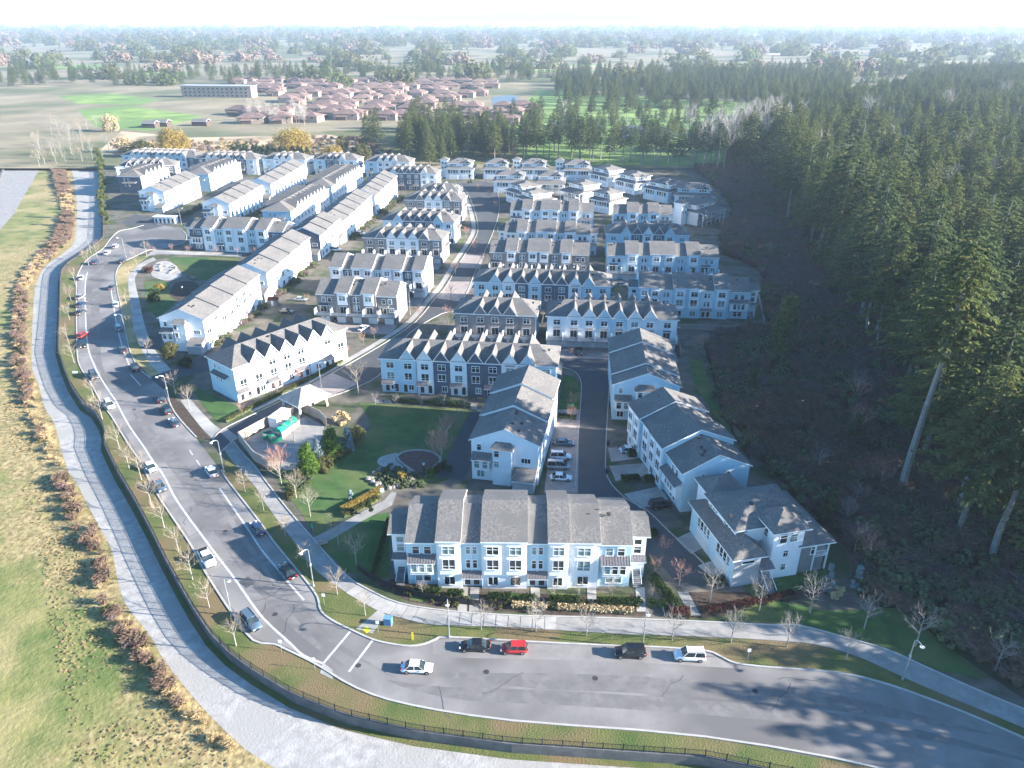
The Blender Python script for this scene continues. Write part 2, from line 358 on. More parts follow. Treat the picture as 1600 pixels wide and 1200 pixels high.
# highway at the far upper left
sheet('highway', [G(-60,420), G(20,330), G(60,262), G(50,225), G(80,150), G(95,118), G(60,110), G(20,150), G(-120,230), G(-300,400)], -1.5, 'concrete_old')
mb = MB()
P = GL([(-10,300),(18,235),(40,175),(62,120)], -1.4, 5); band(mb, P, -.6, .6, -1.5, -.6, 'retaining'); mb.obj('highway_barrier', label='long thin concrete barrier curving along the pale highway', cat='barrier')
# main road -------------------------------------------------------
roadL = GL([(2300,1520),(1700,1300),(1400,1205),(1100,1150),(800,1125),(640,1100),(560,1075),(500,1040),(475,1027),(450,1015),(430,1006),(397,1000),(367,962),(342,925),(317,885),(300,852),(270,807),(250,777),(232,745),(220,720),(207,702),(190,675),(175,650),(160,630),(142,597),(125,570),(121,537),(120,450),(121,432),(135,407),(160,390),(171,376),(185,362),(207,357),(225,352)], 0, 3)
roadR = GL([(2300,1440),(1700,1200),(1600,1155),(1500,1112),(1400,1075),(1330,1056),(1262,1048),(1200,1044),(1150,1038),(1125,1027),(1105,1019),(1050,1014),(1012,1012),(950,1010),(825,1004),(700,997),(682,1000),(665,1007),(640,1011),(607,1007),(580,1000),(547,985),(517,970),(500,955),(495,935),(482,915),(455,882),(425,845),(400,810),(355,752),(345,735)], 0, 3)
roadR2 = GL([(306,684),(272,645),(256,609)], 0, 3)
roadR3 = GL([(236,592),(220,580),(207,560),(197,530),(190,487),(182,450),(181,425),(192,410),(212,400),(232,391),(255,388),(285,380),(291,368),(280,358),(262,354),(245,351)], 0, 3)
sheet('road', roadL + list(reversed(roadR3)) + list(reversed(roadR2)) + list(reversed(roadR)), .02, 'asphalt_old')
kb = MB()
band(kb, roadL, 0, .3, 0, .15, 'kerb')
for r in (roadR, roadR2, roadR3): band(kb, r, -.3, 0, 0, .15, 'kerb')
# parking bays: paler concrete beside the kerb
def bay(pts_a, pts_b, nm='parking_bay', m='bay_asphalt'): sheet(nm, GL(pts_a, 0, 3)+list(reversed(GL(pts_b, 0, 3))), .026, m)
bay([(476,1024),(450,1012),(430,1004),(400,997),(370,960),(345,923),(320,883),(303,850),(273,805),(252,775),(235,745),(222,718),(210,700),(193,673),(178,648),(163,628)], [(474,1024),(452,1005),(420,975),(400,952),(365,902),(338,867),(312,832),(292,805),(272,775),(255,742),(240,722),(224,697),(205,670),(192,648),(180,625),(172,612)])
bay([(145,597),(127,568),(123,537),(122,450),(124,432)], [(158,597),(146,570),(136,532),(132,450),(136,425)])
bay([(498,938),(480,913),(452,880),(423,845),(398,810),(356,754)], [(475,938),(455,915),(430,885),(408,858),(386,825),(343,763)])
bay([(676,1003),(700,999),(825,1006),(950,1012),(1050,1016),(1105,1021),(1120,1027)], [(676,1022),(720,1028),(830,1030),(950,1034),(1050,1038),(1105,1042),(1150,1044)])
bay([(305,684),(272,647),(257,612)], [(292,690),(262,655),(245,618)])
bay([(219,580),(206,560),(196,530),(189,487),(181,450)], [(204,575),(193,548),(184,515),(179,487),(173,450)])
ln = MB()
for pts, wd in (([(505,1037),(474,1024),(452,1004),(420,975),(400,952),(365,902),(338,867),(312,832),(292,805),(272,775),(255,742),(240,722),(224,697),(205,670),(192,648),(180,625),(163,600),(147,570),(136,532),(133,450),(137,425)], .16),
                ([(475,938),(455,915),(430,885),(408,858),(386,825),(343,763)], .14), ([(204,575),(193,548),(184,515),(179,487),(173,450)], .12)):
    band(ln, GL(pts, 0, 4), -wd/2-.1, wd/2+.1, .034, .034, 'line_white')
for a, b in (((547,987),(505,1037)), ((582,1001),(545,1050))):
    band(ln, GL([a, b]), -.18, .18, .034, .034, 'line_white')
for a, b in (((296,703),(301,711)), ((307,719),(313,728)), ((204,585),(220,603))):
    band(ln, GL([a, b]), -.12, .12, .034, .034, 'line_white')
# worn darker wheel tracks and iron covers of the road
for q, w0 in (([(560,1062),(470,985),(420,925),(380,872),(345,822),(315,778),(285,738),(255,700),(225,665),(205,640)], 1.5), ([(620,1060),(530,1010),(470,950),(430,895),(395,845),(362,800),(330,757)], .7), ([(1560,1150),(1350,1105),(1200,1086),(1000,1070),(800,1062),(650,1050)], 1.5), ([(1650,1200),(1400,1140),(1150,1110),(900,1092),(700,1082),(600,1062)], 1.2), ([(170,600),(152,560),(150,520),(150,450),(160,415),(190,392)], 1.2)):
    wb_ = MB(); Pq = GL(q, 0, 4); nq = len(Pq); Aq = [p+(o-p)*min(1, 4*i/nq, 4*(nq-1-i)/nq) for i, (p, o) in enumerate(zip(Pq, offset(Pq, -w0)))]; Bq = [p+(o-p)*min(1, 4*i/nq, 4*(nq-1-i)/nq) for i, (p, o) in enumerate(zip(Pq, offset(Pq, w0)))]; wb_.poly([(p.x,p.y,.029) for p in Aq+Bq[::-1]], 'asphalt_wear'); wb_.obj('road_wear', kind='structure')
for q in ((300,745),(352,830),(430,960),(560,1040),(760,1050),(930,1060),(1180,1080),(160,500),(210,640)):
    p = G(*q); m_ = MB(); m_.tube((p.x,p.y,.03),(p.x,p.y,.045),.42,.42,'vent_dark',14,True); m_.obj('manhole_cover', kind='structure')
for q in (([(380,905),(392,915)]),):
    m_ = MB(); band(m_, GL(q), -.9, .9, .0315, .0315, 'asphalt_new'); m_.obj('asphalt_patch', kind='structure')
cr_ = random.Random(5)
for k in range(16):  # sealed cracks wandering over the asphalt
    x, y = cr_.choice(((150+cr_.uniform(-10,20),cr_.uniform(420,560)),(300+cr_.uniform(-30,30),cr_.uniform(700,830)),(420+cr_.uniform(-30,40),cr_.uniform(880,1000)),(cr_.uniform(650,1250),cr_.uniform(1048,1090)))); p = G(x,y); a_ = cr_.uniform(0,6.28); L_ = [p]
    for j in range(7): a_ += cr_.uniform(-.5,.5); p = p+Vector((math.cos(a_),math.sin(a_),0))*cr_.uniform(.5,1.3); L_.append(p)
    m_ = MB(); band(m_, L_, -.05, .05, .0325, .0325, 'asphalt_new'); m_.obj('sealed_crack', kind='structure')
ln.obj('road_markings', kind='structure')
# wide footpath ----------------------------------------------------
fpA = GL([(345,690),(356,712),(380,740),(400,762),(415,787),(462,850),(492,890),(540,925),(587,952),(617,962),(667,975),(712,977),(800,980),(875,985),(987,991),(1100,995),(1200,1000),(1275,1007),(1337,1025),(1387,1047),(1440,1071),(1530,1108),(1640,1155),(2150,1370)], 0, 3)
fpB = GL([(366,690),(380,708),(398,727),(415,750),(450,795),(495,847),(540,897),(575,920),(625,942),(700,954),(800,961),(875,963),(975,966),(1100,971),(1200,976),(1250,977),(1325,997),(1387,1015),(1465,1050),(1545,1085),(1660,1132),(2180,1345)], 0, 3)
i0 = 3*10; 
sheet('footpath', fpA + list(reversed(fpB)), .026, 'concrete_old')
band(kb, fpB, -.25, 0, 0, .16, 'kerb')
# upper footpath
up = GL([(203,470),(208,510),(222,548),(240,575),(262,592)],0,4); up2 = GL([(218,470),(224,500),(236,535),(252,560),(272,582)],0,4)
sheet('footpath', up+list(reversed(up2)), .026, 'concrete')
u3 = GL([(282,626),(300,650),(318,672),(333,686)],0,4); u4 = GL([(296,622),(315,644),(333,662),(345,671)],0,4)
sheet('footpath', u3+list(reversed(u4)), .026, 'concrete')
u5 = GL([(203,470),(200,440),(205,425),(222,410),(240,402)],0,4); u6 = GL([(218,470),(211,440),(214,428),(228,414),(244,406)],0,4)
sheet('footpath', u5+list(reversed(u6)), .03, 'concrete')
# slabs of the footpath near the road corner, each one by itself
sA = GL([(540,926),(587,953),(617,963),(667,975.5),(712,977.5),(800,980),(875,984)],0,6); sB = GL([(556,908),(590,927),(625,942.5),(680,951.5),(720,955),(800,961.5),(875,963.5)],0,6)
SLAB_ROOT = thing('slab_pavement', 'pale concrete slab pavement curving past the front row beside the crossing', 'pavement')
A_ = resample(sA, 1.9)
for i in range(len(A_)-1):
    p, q = A_[i], A_[i+1]
    def near(r):
        k = min(range(len(sB)), key=lambda j: (sB[j]-r).length); return sB[k]
    t = (q-p).normalized(); nrm = Vector((-t.y, t.x, 0))
    wd = min((near(p)-p).length, 4.2)-.1; g = .10; h = .05+RD.uniform(0, .012)
    m_ = MB(); a = p+t*g; b = q-t*g; c = q+nrm*wd-t*g; d = p+nrm*wd+t*g
    m_.poly([(x.x,x.y,h) for x in (a,b,c,d)], 'concrete')
    for x, y in ((a,b),(b,c),(c,d),(d,a)): m_.poly([(x.x,x.y,.02),(y.x,y.y,.02),(y.x,y.y,h),(x.x,x.y,h)], 'concrete')
    m_.obj('slab', SLAB_ROOT)
# second street -----------------------------------------------------
sU = GL([(333,688),(349,671),(400,646),(450,622),(512,588),(560,561),(607,533),(650,503),(682,465),(697,448),(719,410),(745,368),(746,345),(736,312),(722,290),(715,286)], 0, 3)
sD = GL([(345,706),(362,690),(372,684),(420,660),(470,640),(510,622),(550,608),(590,588),(612,560),(640,520),(690,490),(712,485),(730,455),(742,425),(760,387),(776,345),(780,315),(772,290),(760,284)], 0, 3)
sheet('street', sU+list(reversed(sD)), .028, 'asphalt_new')
band(kb, sU, 0, .25, 0, .15, 'kerb'); band(kb, sD, -.25, 0, 0, .15, 'kerb')
w1 = offset(sU[6:], 1.2); w2 = offset(sU[6:], 3.0)
sheet('footpath', w1+list(reversed(w2)), .03, 'concrete')
sheet('street', GL([(225,360),(262,352),(245,340),(210,335),(188,348)]), .022, 'asphalt_new')
# sunlit gaps between building shadows, painted as paler bands across streets
for q in ([(341,672),(352,668),(372,683),(360,691)], ):
    sheet('painted_sun_band', GL(q), .036, 'paver_pink')
sheet('painted_sun_band', GL([(460,616),(520,583),(560,600),(500,626)]), .036, 'paver_pink')
sheet('painted_sun_band', GL([(682,466),(702,440),(745,440),(722,472)]), .036, 'paver_pink')
sheet('painted_sun_band', GL([(716,418),(726,398),(757,400),(750,420)]), .036, 'paver_pink')
# entry lane above the left gabled row
sheet('lane', GL([(232,590),(255,606),(275,592),(330,577),(322,556),(270,577)]), .03, 'asphalt_new')
# right lane
lane = GL([(875,558),(963,560),(963,574),(952,590),(948,640),(945,700),(947,745),(975,778),(1012,800),(1045,832),(1095,878),(1122,912),(1068,926),(1040,890),(1005,862),(980,830),(900,815),(880,790),(900,760),(903,700),(907,640),(909,600),(900,580),(878,572)])
sheet('lane', lane, .03, 'asphalt_new')
sheet('lane', GL([(870,556),(963,560),(963,552),(872,549)]), .034, 'paver_pink')
band(kb, GL([(878,573),(900,582),(909,600),(907,640),(903,700),(900,760)],0,3), -.2, 0, 0, .12, 'kerb')
band(kb, GL([(963,576),(953,590),(949,640),(946,700),(948,745),(976,778),(1013,800),(1046,832),(1096,878),(1122,912)],0,3), 0, .2, 0, .12, 'kerb')
kb.obj('kerb', kind='structure')
# driveway aprons of the right lane
for q in ([(868,640),(905,640),(903,770),(850,770)],): sheet('driveway', GL(q), .033, 'paver_pink')
for k, q in enumerate(([(950,700),(990,697),(1000,716),(955,722)], [(952,728),(1005,724),(1016,742),(962,752)], [(975,772),(1030,760),(1045,782),(1000,795)], [(1055,842),(1090,826),(1108,850),(1080,866)], [(1090,884),(1125,872),(1150,906),(1125,915)])):
    sheet('driveway', GL(q), .034, 'concrete')
# lawns
LAWN = GL([(560,629),(650,633),(749,641),(742,680),(728,742),(690,752),(620,752),(590,770),(560,795),(495,838),(470,802),(440,760),(418,728),(470,735),(500,738),(530,712),(560,690),(580,665),(573,648)])
sheet('lawn', LAWN, .03, 'lawn')
sheet('lawn', GL([(495,845),(560,810),(608,800),(608,905),(580,900),(540,893)]), .031, 'lawn')
sheet('lawn', GL([(260,402),(330,402),(372,404),(365,425),(330,440),(300,432),(280,425),(270,410)],0,0), .03, 'lawn')
sheet('lawn', GL([(225,440),(262,440),(275,470),(250,500),(228,480)]), .03, 'lawn')
sheet('lawn', GL([(290,598),(365,632),(375,637),(347,660),(335,655)]), .03, 'lawn')
sheet('lawn', GL([(1200,935),(1290,955),(1400,950),(1470,1000),(1540,1060),(1470,1048),(1387,1013),(1325,994),(1200,973),(1120,968)]), .022, 'lawn')
sheet('lawn', GL([(1150,905),(1290,890),(1300,915),(1180,935)]), .022, 'lawn')
sheet('lawn', GL([(880,585),(900,590),(908,620),(902,660),(870,662)]), .022, 'lawn')
sheet('lawn', GL([(1075,560),(1098,565),(1125,640),(1150,690),(1110,640),(1085,600)]), .03, 'lawn')
sheet('garden_bed', GL([(612,905),(690,922),(800,926),(960,932),(1005,925),(1010,962),(875,961),(700,950),(640,940),(590,915)]), .02, 'mulch')
for a, b in ((640,668),(700,740),(800,822),(860,900),(930,985)):
    sheet('lawn', GL([(a,926 if a > 650 else 922),(b,929),(b,942),(a,938)]), .032, 'lawn')
sheet('garden_bed', GL([(1075,925),(1160,925),(1290,912),(1300,925),(1170,955),(1100,966),(1060,962)]), .02, 'mulch')
# verges along the road
va = GL([(400,1047),(362,1020),(332,990),(305,950),(282,910),(260,870),(240,830),(217,787),(195,750),(187,737),(172,707),(166,675),(150,642),(125,620),(112,600),(100,570),(93,545),(94,500),(95,450),(97,425),(107,411),(130,396),(150,383),(163,372)])
vb = GL([(500,1042),(475,1029),(450,1017),(430,1008),(396,1002),(366,964),(341,927),(316,887),(299,854),(269,809),(249,779),(231,747),(206,704),(189,677),(174,652),(159,632),(141,599),(124,572),(120,539),(119,450),(120,432),(134,407),(159,390),(169,376)])
sheet('verge', va+list(reversed(vb))+[G(500,1100)], .014, 'verge_grass')
sheet('verge', [G(460,1085), G(400,1047), G(500,1042), G(560,1077), G(640,1102), G(800,1127), G(1100,1152), G(1400,1207), G(1700,1302), G(1700,1330), G(1400,1240), G(1100,1180), G(800,1160), G(650,1140), G(540,1115)], .016, 'verge_grass')
v3 = GL([(346,737),(356,752),(401,810),(426,845),(456,882),(483,915),(496,935),(501,955),(518,970),(548,985),(581,1000),(608,1006),(640,1010),(665,1006),(682,999),(700,996),(825,1003),(950,1009),(1012,1011),(1050,1013),(1105,1018),(1125,1026),(1150,1037),(1200,1043),(1262,1047),(1330,1055),(1400,1074),(1500,1111),(1600,1154)])
v4 = GL([(1640,1157),(1530,1109),(1440,1072),(1387,1047),(1337,1026),(1275,1008),(1200,1001),(1100,996),(987,992),(875,986),(800,981),(712,978),(667,976),(617,963),(587,953),(540,926),(492,891),(462,851),(415,788),(400,763),(356,713)])
sheet('verge', v3+v4, .015, 'verge_grass')
sheet('verge', GL([(273,645),(256,610),(285,632),(330,688),(310,686)]), .015, 'mulch')
sheet('verge', GL([(237,592),(208,560),(198,530),(191,487),(183,450),(182,425),(193,412),(212,402),(235,398),(222,408),(205,425),(200,440),(203,470),(208,510),(222,548),(262,592)]), .015, 'dry_grass')
sheet('crossing_ramp', GL([(556,983),(592,952),(604,962),(582,990)]), .045, 'concrete')
sheet('crossing_ramp', GL([(520,1047),(504,1035),(500,1052),(520,1062)]), .045, 'concrete')
mb = MB(); q = GL([(566,983),(573,979),(580,984),(573,990)]); mb.poly([(p.x,p.y,.056) for p in q], 'sign_yellow')
mb.obj('tactile_paving', label='bright yellow tactile pad at the kerb beside the zebra lines', cat='tactile paving')
# ---- paved interior lanes and driveways of the estate, in rows
def grid_rect(px, py, L, Wd, ang=-6.5, z=.024, m='paver_pink', nm='lane', dv=0):
    o = G(px, py); c, s = math.cos(rad(ang)), math.sin(rad(ang))
    P = [(o.x+c*a-s*b, o.y+s*a+c*b) for a, b in ((0,dv),(L,dv),(L,dv+Wd),(0,dv+Wd))]
    return sheet(nm, P, z, m)

# ---- the air: one closed box of thin haze round everything
hz = bpy.data.materials.new('haze'); hz.use_nodes = True; t_ = hz.node_tree; t_.nodes.clear()
ho = t_.nodes.new('ShaderNodeOutputMaterial'); hv = t_.nodes.new('ShaderNodeVolumePrincipled')
hv.inputs['Color'].default_value = (.66,.82,1,1); hv.inputs['Density'].default_value = .00012; hv.inputs['Anisotropy'].default_value = .1
t_.links.new(hv.outputs[0], ho.inputs['Volume'])
M['haze'] = hz
mb = MB(); mb.box(-9500,9500,-3500,16500,-3.2,88,'haze'); mb.obj('haze', kind='stuff')

ZL = [.05]
def paving(loc, ang, u0, u1, v0, v1, m, nm):
    ZL[0] += .0016; c, s = math.cos(ang), math.sin(ang)
    return sheet(nm, [(loc.x+c*a-s*q, loc.y+s*a+c*q) for a, q in ((u0,v0),(u1,v0),(u1,v1),(u0,v1))], ZL[0], m)
# ================================================================ BUILDINGS
WC = {}
def win_meshes(w, h, c, r, pm):
    k = (round(w,2), round(h,2), c, r, pm)
    if k in WC: return WC[k]
    f = MB(); t = .11
    f.box(-w/2-t, w/2+t, -.08, 0, h, h+t+.04, 'trim_white'); f.box(-w/2-t-.04, w/2+t+.04, -.12, 0, -t, 0, 'trim_white')
    f.box(-w/2-t, -w/2, -.08, 0, 0, h, 'trim_white'); f.box(w/2, w/2+t, -.08, 0, 0, h, 'trim_white')
    for i in range(1, c): x = -w/2+w*i/c; q = .055 if c == 2 else .04; f.box(x-q, x+q, -.075, -.022, 0, h, 'trim_white')
    for i in range(1, r): z = h*i/r if r != 2 else h*(.66 if h < 1.75 else .3); f.box(-w/2, w/2, -.07, -.022, z-.035, z+.035, 'trim_white')
    g = MB(); g.poly([(-w/2,-.02,0),(w/2,-.02,0),(w/2,-.02,h),(-w/2,-.02,h)], pm)
    WC[k] = (f.mesh('window'), g.mesh('pane')); return WC[k]
def win(par, fc, u, z, w, h, c=2, r=2, pm=None):
    """fc = (x0, y0, angle, off) a wall face: u runs along it, outward is to the right-hand normal"""
    x0, y0, a = fc[:3]; off = .012 + (fc[3] if len(fc) > 3 else 0)
    pm = pm or ('glass_dark' if RD.random() < .62 else 'glass_blind')
    fm, gm = win_meshes(w, h, c, r, pm)
    o = link('window', fm, par, (x0+math.cos(a)*u+math.sin(a)*off, y0+math.sin(a)*u-math.cos(a)*off, z), a)
    link('pane', gm, o); return o
SM = {}
def shared(key, fn):
    if key not in SM: SM[key] = fn()
    return SM[key]
def place(par, name, me, fc, u, z=0):
    x0, y0, a = fc[:3]; off = .012 + (fc[3] if len(fc) > 3 else 0)
    return link(name, me, par, (x0+math.cos(a)*u+math.sin(a)*off, y0+math.sin(a)*u-math.cos(a)*off, z), a)
def canopy_mesh(w, d=1.5, z=.5, m='metal_roof'):
    def f():
        b = MB(); b.prism([(-d,0),(0,z),(0,z-.14),(-d,-.14)], -w/2, w/2, 'u', [m,'trim_white','trim_white','trim_white'], 'trim_white')
        n = int(w/.45)
        for i in range(n+1):
            x = -w/2+.04+(w-.08)*i/n; b.prism([(-d,.0),(0,z),(0,z+.05),(-d,.05)], x-.025, x+.025, 'u', m, m)
        return b.mesh('canopy')
    return shared(('can', round(w,1), d, z, m), f)
def door_mesh():
    def f():
        b = MB(); b.box(-.58,.58,-.05,0,0,2.2,'trim_white'); b.box(-.46,.46,-.09,-.05,.04,2.08,'door_dark'); return b.mesh('door')
    return shared('door', f)
def garage_mesh(w):
    def f():
        b = MB(); b.box(-w/2-.1,w/2+.1,-.06,0,0,2.45,'trim_white')
        for i in range(4): b.box(-w/2,w/2,-.11,-.06,.05+i*.57,.05+i*.57+.53,'garage_white')
        return b.mesh('garage_door')
    return shared(('gar', w), f)
def patio_mesh(w=2.0, h=2.1):
    def f():
        b = MB(); b.box(-w/2-.12,w/2+.12,-.06,0,0,h+.14,'trim_white'); b.box(-w/2,-.04,-.085,-.06,.08,h,'glass_dark'); b.box(.04,w/2,-.075,-.06,.08,h,'glass_dark'); return b.mesh('patio_door')
    return shared(('pat', w, h), f)
def pipe_mesh(h, m='deck_grey'):
    def f(): b = MB(); b.box(-.06,.06,-.12,0,.1,h,m); return b.mesh('downpipe')
    return shared(('pipe', round(h,1), m), f)
def vent_mesh():
    def f():
        b = MB(); b.box(-.22,.22,-.22,.22,0,.35,'vent_dark'); b.box(-.32,.32,-.32,.32,.35,.42,'vent_dark'); return b.mesh('roof_vent')
    return shared('vent', f)
def stair_mesh(n=9, w=1.3, rise=.19, run=.29):
    def f():
        b = MB()
        for i in range(n): b.box(-w/2, w/2, -run*(n-i), -run*(n-i-1), 0, rise*(i+1), 'deck_grey')
        for x in (-w/2-.08, w/2): b.prism([(-run*n,.9),(0,.9+rise*n),(0,rise*n+.8),(-run*n,.8)], x, x+.08, 'u', 'trim_white', 'trim_white')
        return b.mesh('stairs')
    return shared(('stair', n, w), f)
def frame_of(L, W):
    return dict(F=(0,0,0), R=(L,0,math.pi/2), B=(L,W,math.pi), Lf=(0,W,-math.pi/2))
def roof_gable(b, u0, u1, v0, v1, ze, zr, t=.24, side=.12, em='trim_white'):
    vr = (v0+v1)/2
    b.prism([(v0,ze),(vr,zr),(v1,ze),(v1,ze-t),(vr,zr-t),(v0,ze-t)], u0-side, u1+side, 'u', ['shingle','shingle','trim_white','trim_white','trim_white','trim_white'], em)
def wall_gable(b, u0, u1, v0, v1, ze, zr, m, endm=None):
    b.prism([(v0,0),(v0,ze),((v0+v1)/2,zr),(v1,ze),(v1,0)], u0, u1, 'u', m, endm or m)
def hip_roof(b, x0, x1, y0, y1, ze, zr, t=.24, ridge=None):
    w, d = x1-x0, y1-y0; h = min(w, d)/2
    if ridge is not None: h = ridge
    if w >= d: A = (x0+h, (y0+y1)/2, zr); B_ = (x1-h, (y0+y1)/2, zr)
    else: A = ((x0+x1)/2, y0+h, zr); B_ = ((x0+x1)/2, y1-h, zr)
    c = [(x0,y0,ze),(x1,y0,ze),(x1,y1,ze),(x0,y1,ze)]
    if w >= d: fs = [[c[0],c[1],B_,A],[c[1],c[2],B_],[c[2],c[3],A,B_],[c[3],c[0],A]]
    else: fs = [[c[0],c[1],A],[c[1],c[2],B_,A],[c[2],c[3],B_],[c[3],c[0],A,B_]]
    for f in fs:
        q = [f[0]]
        for p in f[1:]:
            if p != q[-1]: q.append(p)
        if q[0] == q[-1]: q.pop()
        if len(q) > 2: b.poly(q, 'shingle')
    b.box(x0, x1, y0, y1, ze-t, ze-.003, 'trim_white')
def siding(c): return 'siding_'+c
def rows_at(px, z, ang, back=.5):
    """the wall corner below the eave corner shown at px"""
    p = G(px[0], px[1], z); a = rad(ang); p += Vector((-math.sin(a), math.cos(a), 0))*back; p.z = 0; return p
PAT = [('e',5,'white'),('h',4.2,'white'),('l',3.6,'pale'),('h',8,'white'),('l',3.6,'pale'),('h',4.2,'white'),('e',6,'white')]
def vents(par, L, vr, zr, segz=None, n=None):
    for i in range(n or int(L/4)):
        u = RD.uniform(1, L-1); s = RD.choice((1, 1.8, 2.6)); z = zr - s*.42 - .12 + (segz(u) if segz else 0)
        link('roof_vent', vent_mesh(), par, (u, vr - s, z))
def end_elevation(t, f, W):
    """the near end: projecting stair bay with its own hip roof, small bay, garage lean-to"""
    # local frame of the end wall: along -v, outwards -u
    e = link('end_bay', None, t, (0, W, 0), -math.pi/2)
    b = MB(); b.box(W*.34, W*.62, -1.3, -.004, 0, 8.3, 'siding_white')
    for i in range(8): b.box(W*.36+i*.45, W*.36+.06+i*.45, -1.34, -1.3, 0, 5.6, 'trim_white')
    b.obj('projecting_wall', e)
    b = MB(); b.poly([(W*.31,-1.8,8.35),(W*.65,-1.8,8.35),(W*.58,.3,9.5),(W*.38,.3,9.5)], 'shingle'); b.poly([(W*.31,-1.8,8.35),(W*.38,.3,9.5),(W*.31,.3,8.35)], 'shingle'); b.poly([(W*.65,-1.8,8.35),(W*.65,.3,8.35),(W*.58,.3,9.5)], 'shingle'); b.box(W*.31,W*.65,-1.8,.3,8.15,8.34,'trim_white'); b.obj('bay_roof', e)
    b = MB(); b.box(.5, 3.9, -1.1, -.004, 2.9, 5.5, 'siding_white'); b.obj('small_bay', e)
    b = MB(); b.prism([(-1.8,5.55),(0,6.6),(0,6.45),(-1.8,5.4)], .2, 4.2, 'u', ['shingle','trim_white','trim_white','trim_white'], 'trim_white'); b.obj('bay_roof', e)
    b = MB(); b.box(W*.66, W-.3, -3.2, -.004, 0, 2.7, 'siding_grey'); b.obj('lean_to', e)
    b = MB(); b.prism([(-3.6,2.75),(0,3.9),(0,3.7),(-3.6,2.55)], W*.65, W-.1, 'u', ['shingle','trim_white','trim_white','trim_white'], 'trim_white'); b.obj('bay_roof', e)
    F = (0,0,0)
    def w_(u, off, z, w, h, c=1, r=2): 
        win(t, (0-math.cos(0)*0, W, -math.pi/2, off), u, z, w, h, c, r)
    for z in (6.6, 4.2): w_(W*.40, 1.3, z, .9, 1.3)
    for u in (1.3, 3.0): w_(u, 1.1, 3.5, 1.0, 1.5); 
    w_(1.6, 0, 7.0, .8, 1.3); w_(W*.82, 0, 5.0, 1.8, 1.0, 3, 1); w_(1.8, 0, .8, 1.4, 1.4, 2, 1)
def step_row(label, px, L, ang, W=12.5, ze=9.5, pat=None, deck=False, ends=False, group=None, mono=None, gwall='taupe', cat='townhouse row', detail=True, endwall=None, zs=None, rise=2.7, floors=3):
    loc = rows_at(px, ze, ang) if not isinstance(px, Vector) else px
    t = thing('townhouse_row', label, cat, loc, rad(ang), group)
    if deck: paving(loc, rad(ang), 0, L, -8.5, -.7, 'paver_pink', 'driveway')
    elif mono is not None: paving(loc, rad(ang), -1, L, W+1.5, W+7.5, 'asphalt_new', 'lane')
    pat = pat or PAT; tot = sum(s[1] for s in pat); k = L/tot; u = 0
    wb = MB(); last = None
    for i, (ty, wd, colr) in enumerate(pat):
        wd *= k; u0, u1 = u, u+wd; u = u1
        dz = {'e':-.45,'h':.55,'l':-.15,'m':.2,'s':0}[ty]; dv = {'e':.25,'h':-.6,'l':0,'m':-.2,'s':0}[ty]
        if mono is not None: dz = mono*i; dv = 0
        v0, v1 = dv, W-dv if ty == 'h' else W
        zt = ze+dz
        b = MB(); wall_gable(b, u0+.002*i, u1-.001, v0, v1, zt-.12, zt+rise-.25, siding(colr), siding(endwall or colr)); b.obj('wall', t)
        b = MB(); roof_gable(b, u0, u1, v0-.55, v1+.55, zt-.12, zt-.12+rise*(1+1.1/W), em='trim_white' if (mono is None or i == 0 or rise != 2.7) else 'siding_slate'); b.obj('roof', t)  # upper step ends coloured dark to stand for shade on the risers
        F = (u0, v0, 0); sg = wd
        fz = [(zt-2.75, 1.5), (zt-5.75, 1.9), (.9, 1.6)]
        if ty in ('h', 's', 'm'):
            n = max(1, round(wd/4.3)); 
            for j in range(n):
                c = wd*(j+.5)/n; ww = min(2.0, wd/n*.5)
                if ty != 's' and detail: # white bay panel carrying the windows
                    q = MB(); q.box(u0+c-ww/2-.55, u0+c+ww/2+.55, v0-.35, v0-.004, (3.1 if not deck else 5.9), zt-.42, siding('white')); q.obj('bay', t)
                    Fb = (u0, v0-.35, 0)
                else: Fb = F
                win(t, Fb, c, fz[0][0], ww, fz[0][1])
                if deck:
                    place(t, 'patio_door', patio_mesh(), F, c, 3.1)
                else:
                    win(t, Fb, c, fz[1][0], ww, fz[1][1])
                    win(t, F, c, .8, ww*.85, 1.6, 2, 1)
        elif ty == 'l':
            place(t, 'downpipe', pipe_mesh(zt-.4, 'trim_white'), F, wd/2)
            for du in (-.55, .55):
                win(t, F, wd/2+du, fz[0][0]+.1, .62, 1.35, 1, 2)
                win(t, F, wd/2+du, fz[1][0]+.2, .62, 1.6, 1, 2)
                if not deck: place(t, 'door', door_mesh(), F, wd/2+du*1.35, .35)
            if not deck: place(t, 'canopy', canopy_mesh(3.3), F, wd/2, 2.75)
        elif ty == 'e':
            for du in (-.95, .95):
                win(t, F, wd/2+du, fz[0][0]+.1, 1.05, 1.4, 1, 2)
            if deck:
                place(t, 'patio_door', patio_mesh(), F, wd*.3, 3.1); win(t, F, wd*.72, 3.7, 1.3, 1.2)
                place(t, 'canopy', canopy_mesh(3.2, 1.1, .4, 'shingle'), F, wd*.35, 5.5)
            else:
                q = MB(); q.box(u0+.6, u1-.6, v0-1.1, v0-.004, 2.9, 5.6, siding('white')); q.obj('bay', t)
                place(t, 'canopy', canopy_mesh(wd-.5, 1.7, .75), F, wd/2, 5.65)
                for du in (-1.25, 0, 1.25): win(t, (u0, v0-1.1, 0), wd/2+du, 3.5, .85, 1.6, 1, 2)
                for du in (-.7, .7): win(t, F, wd/2+du, .8, 1.1, 1.5, 1, 2)
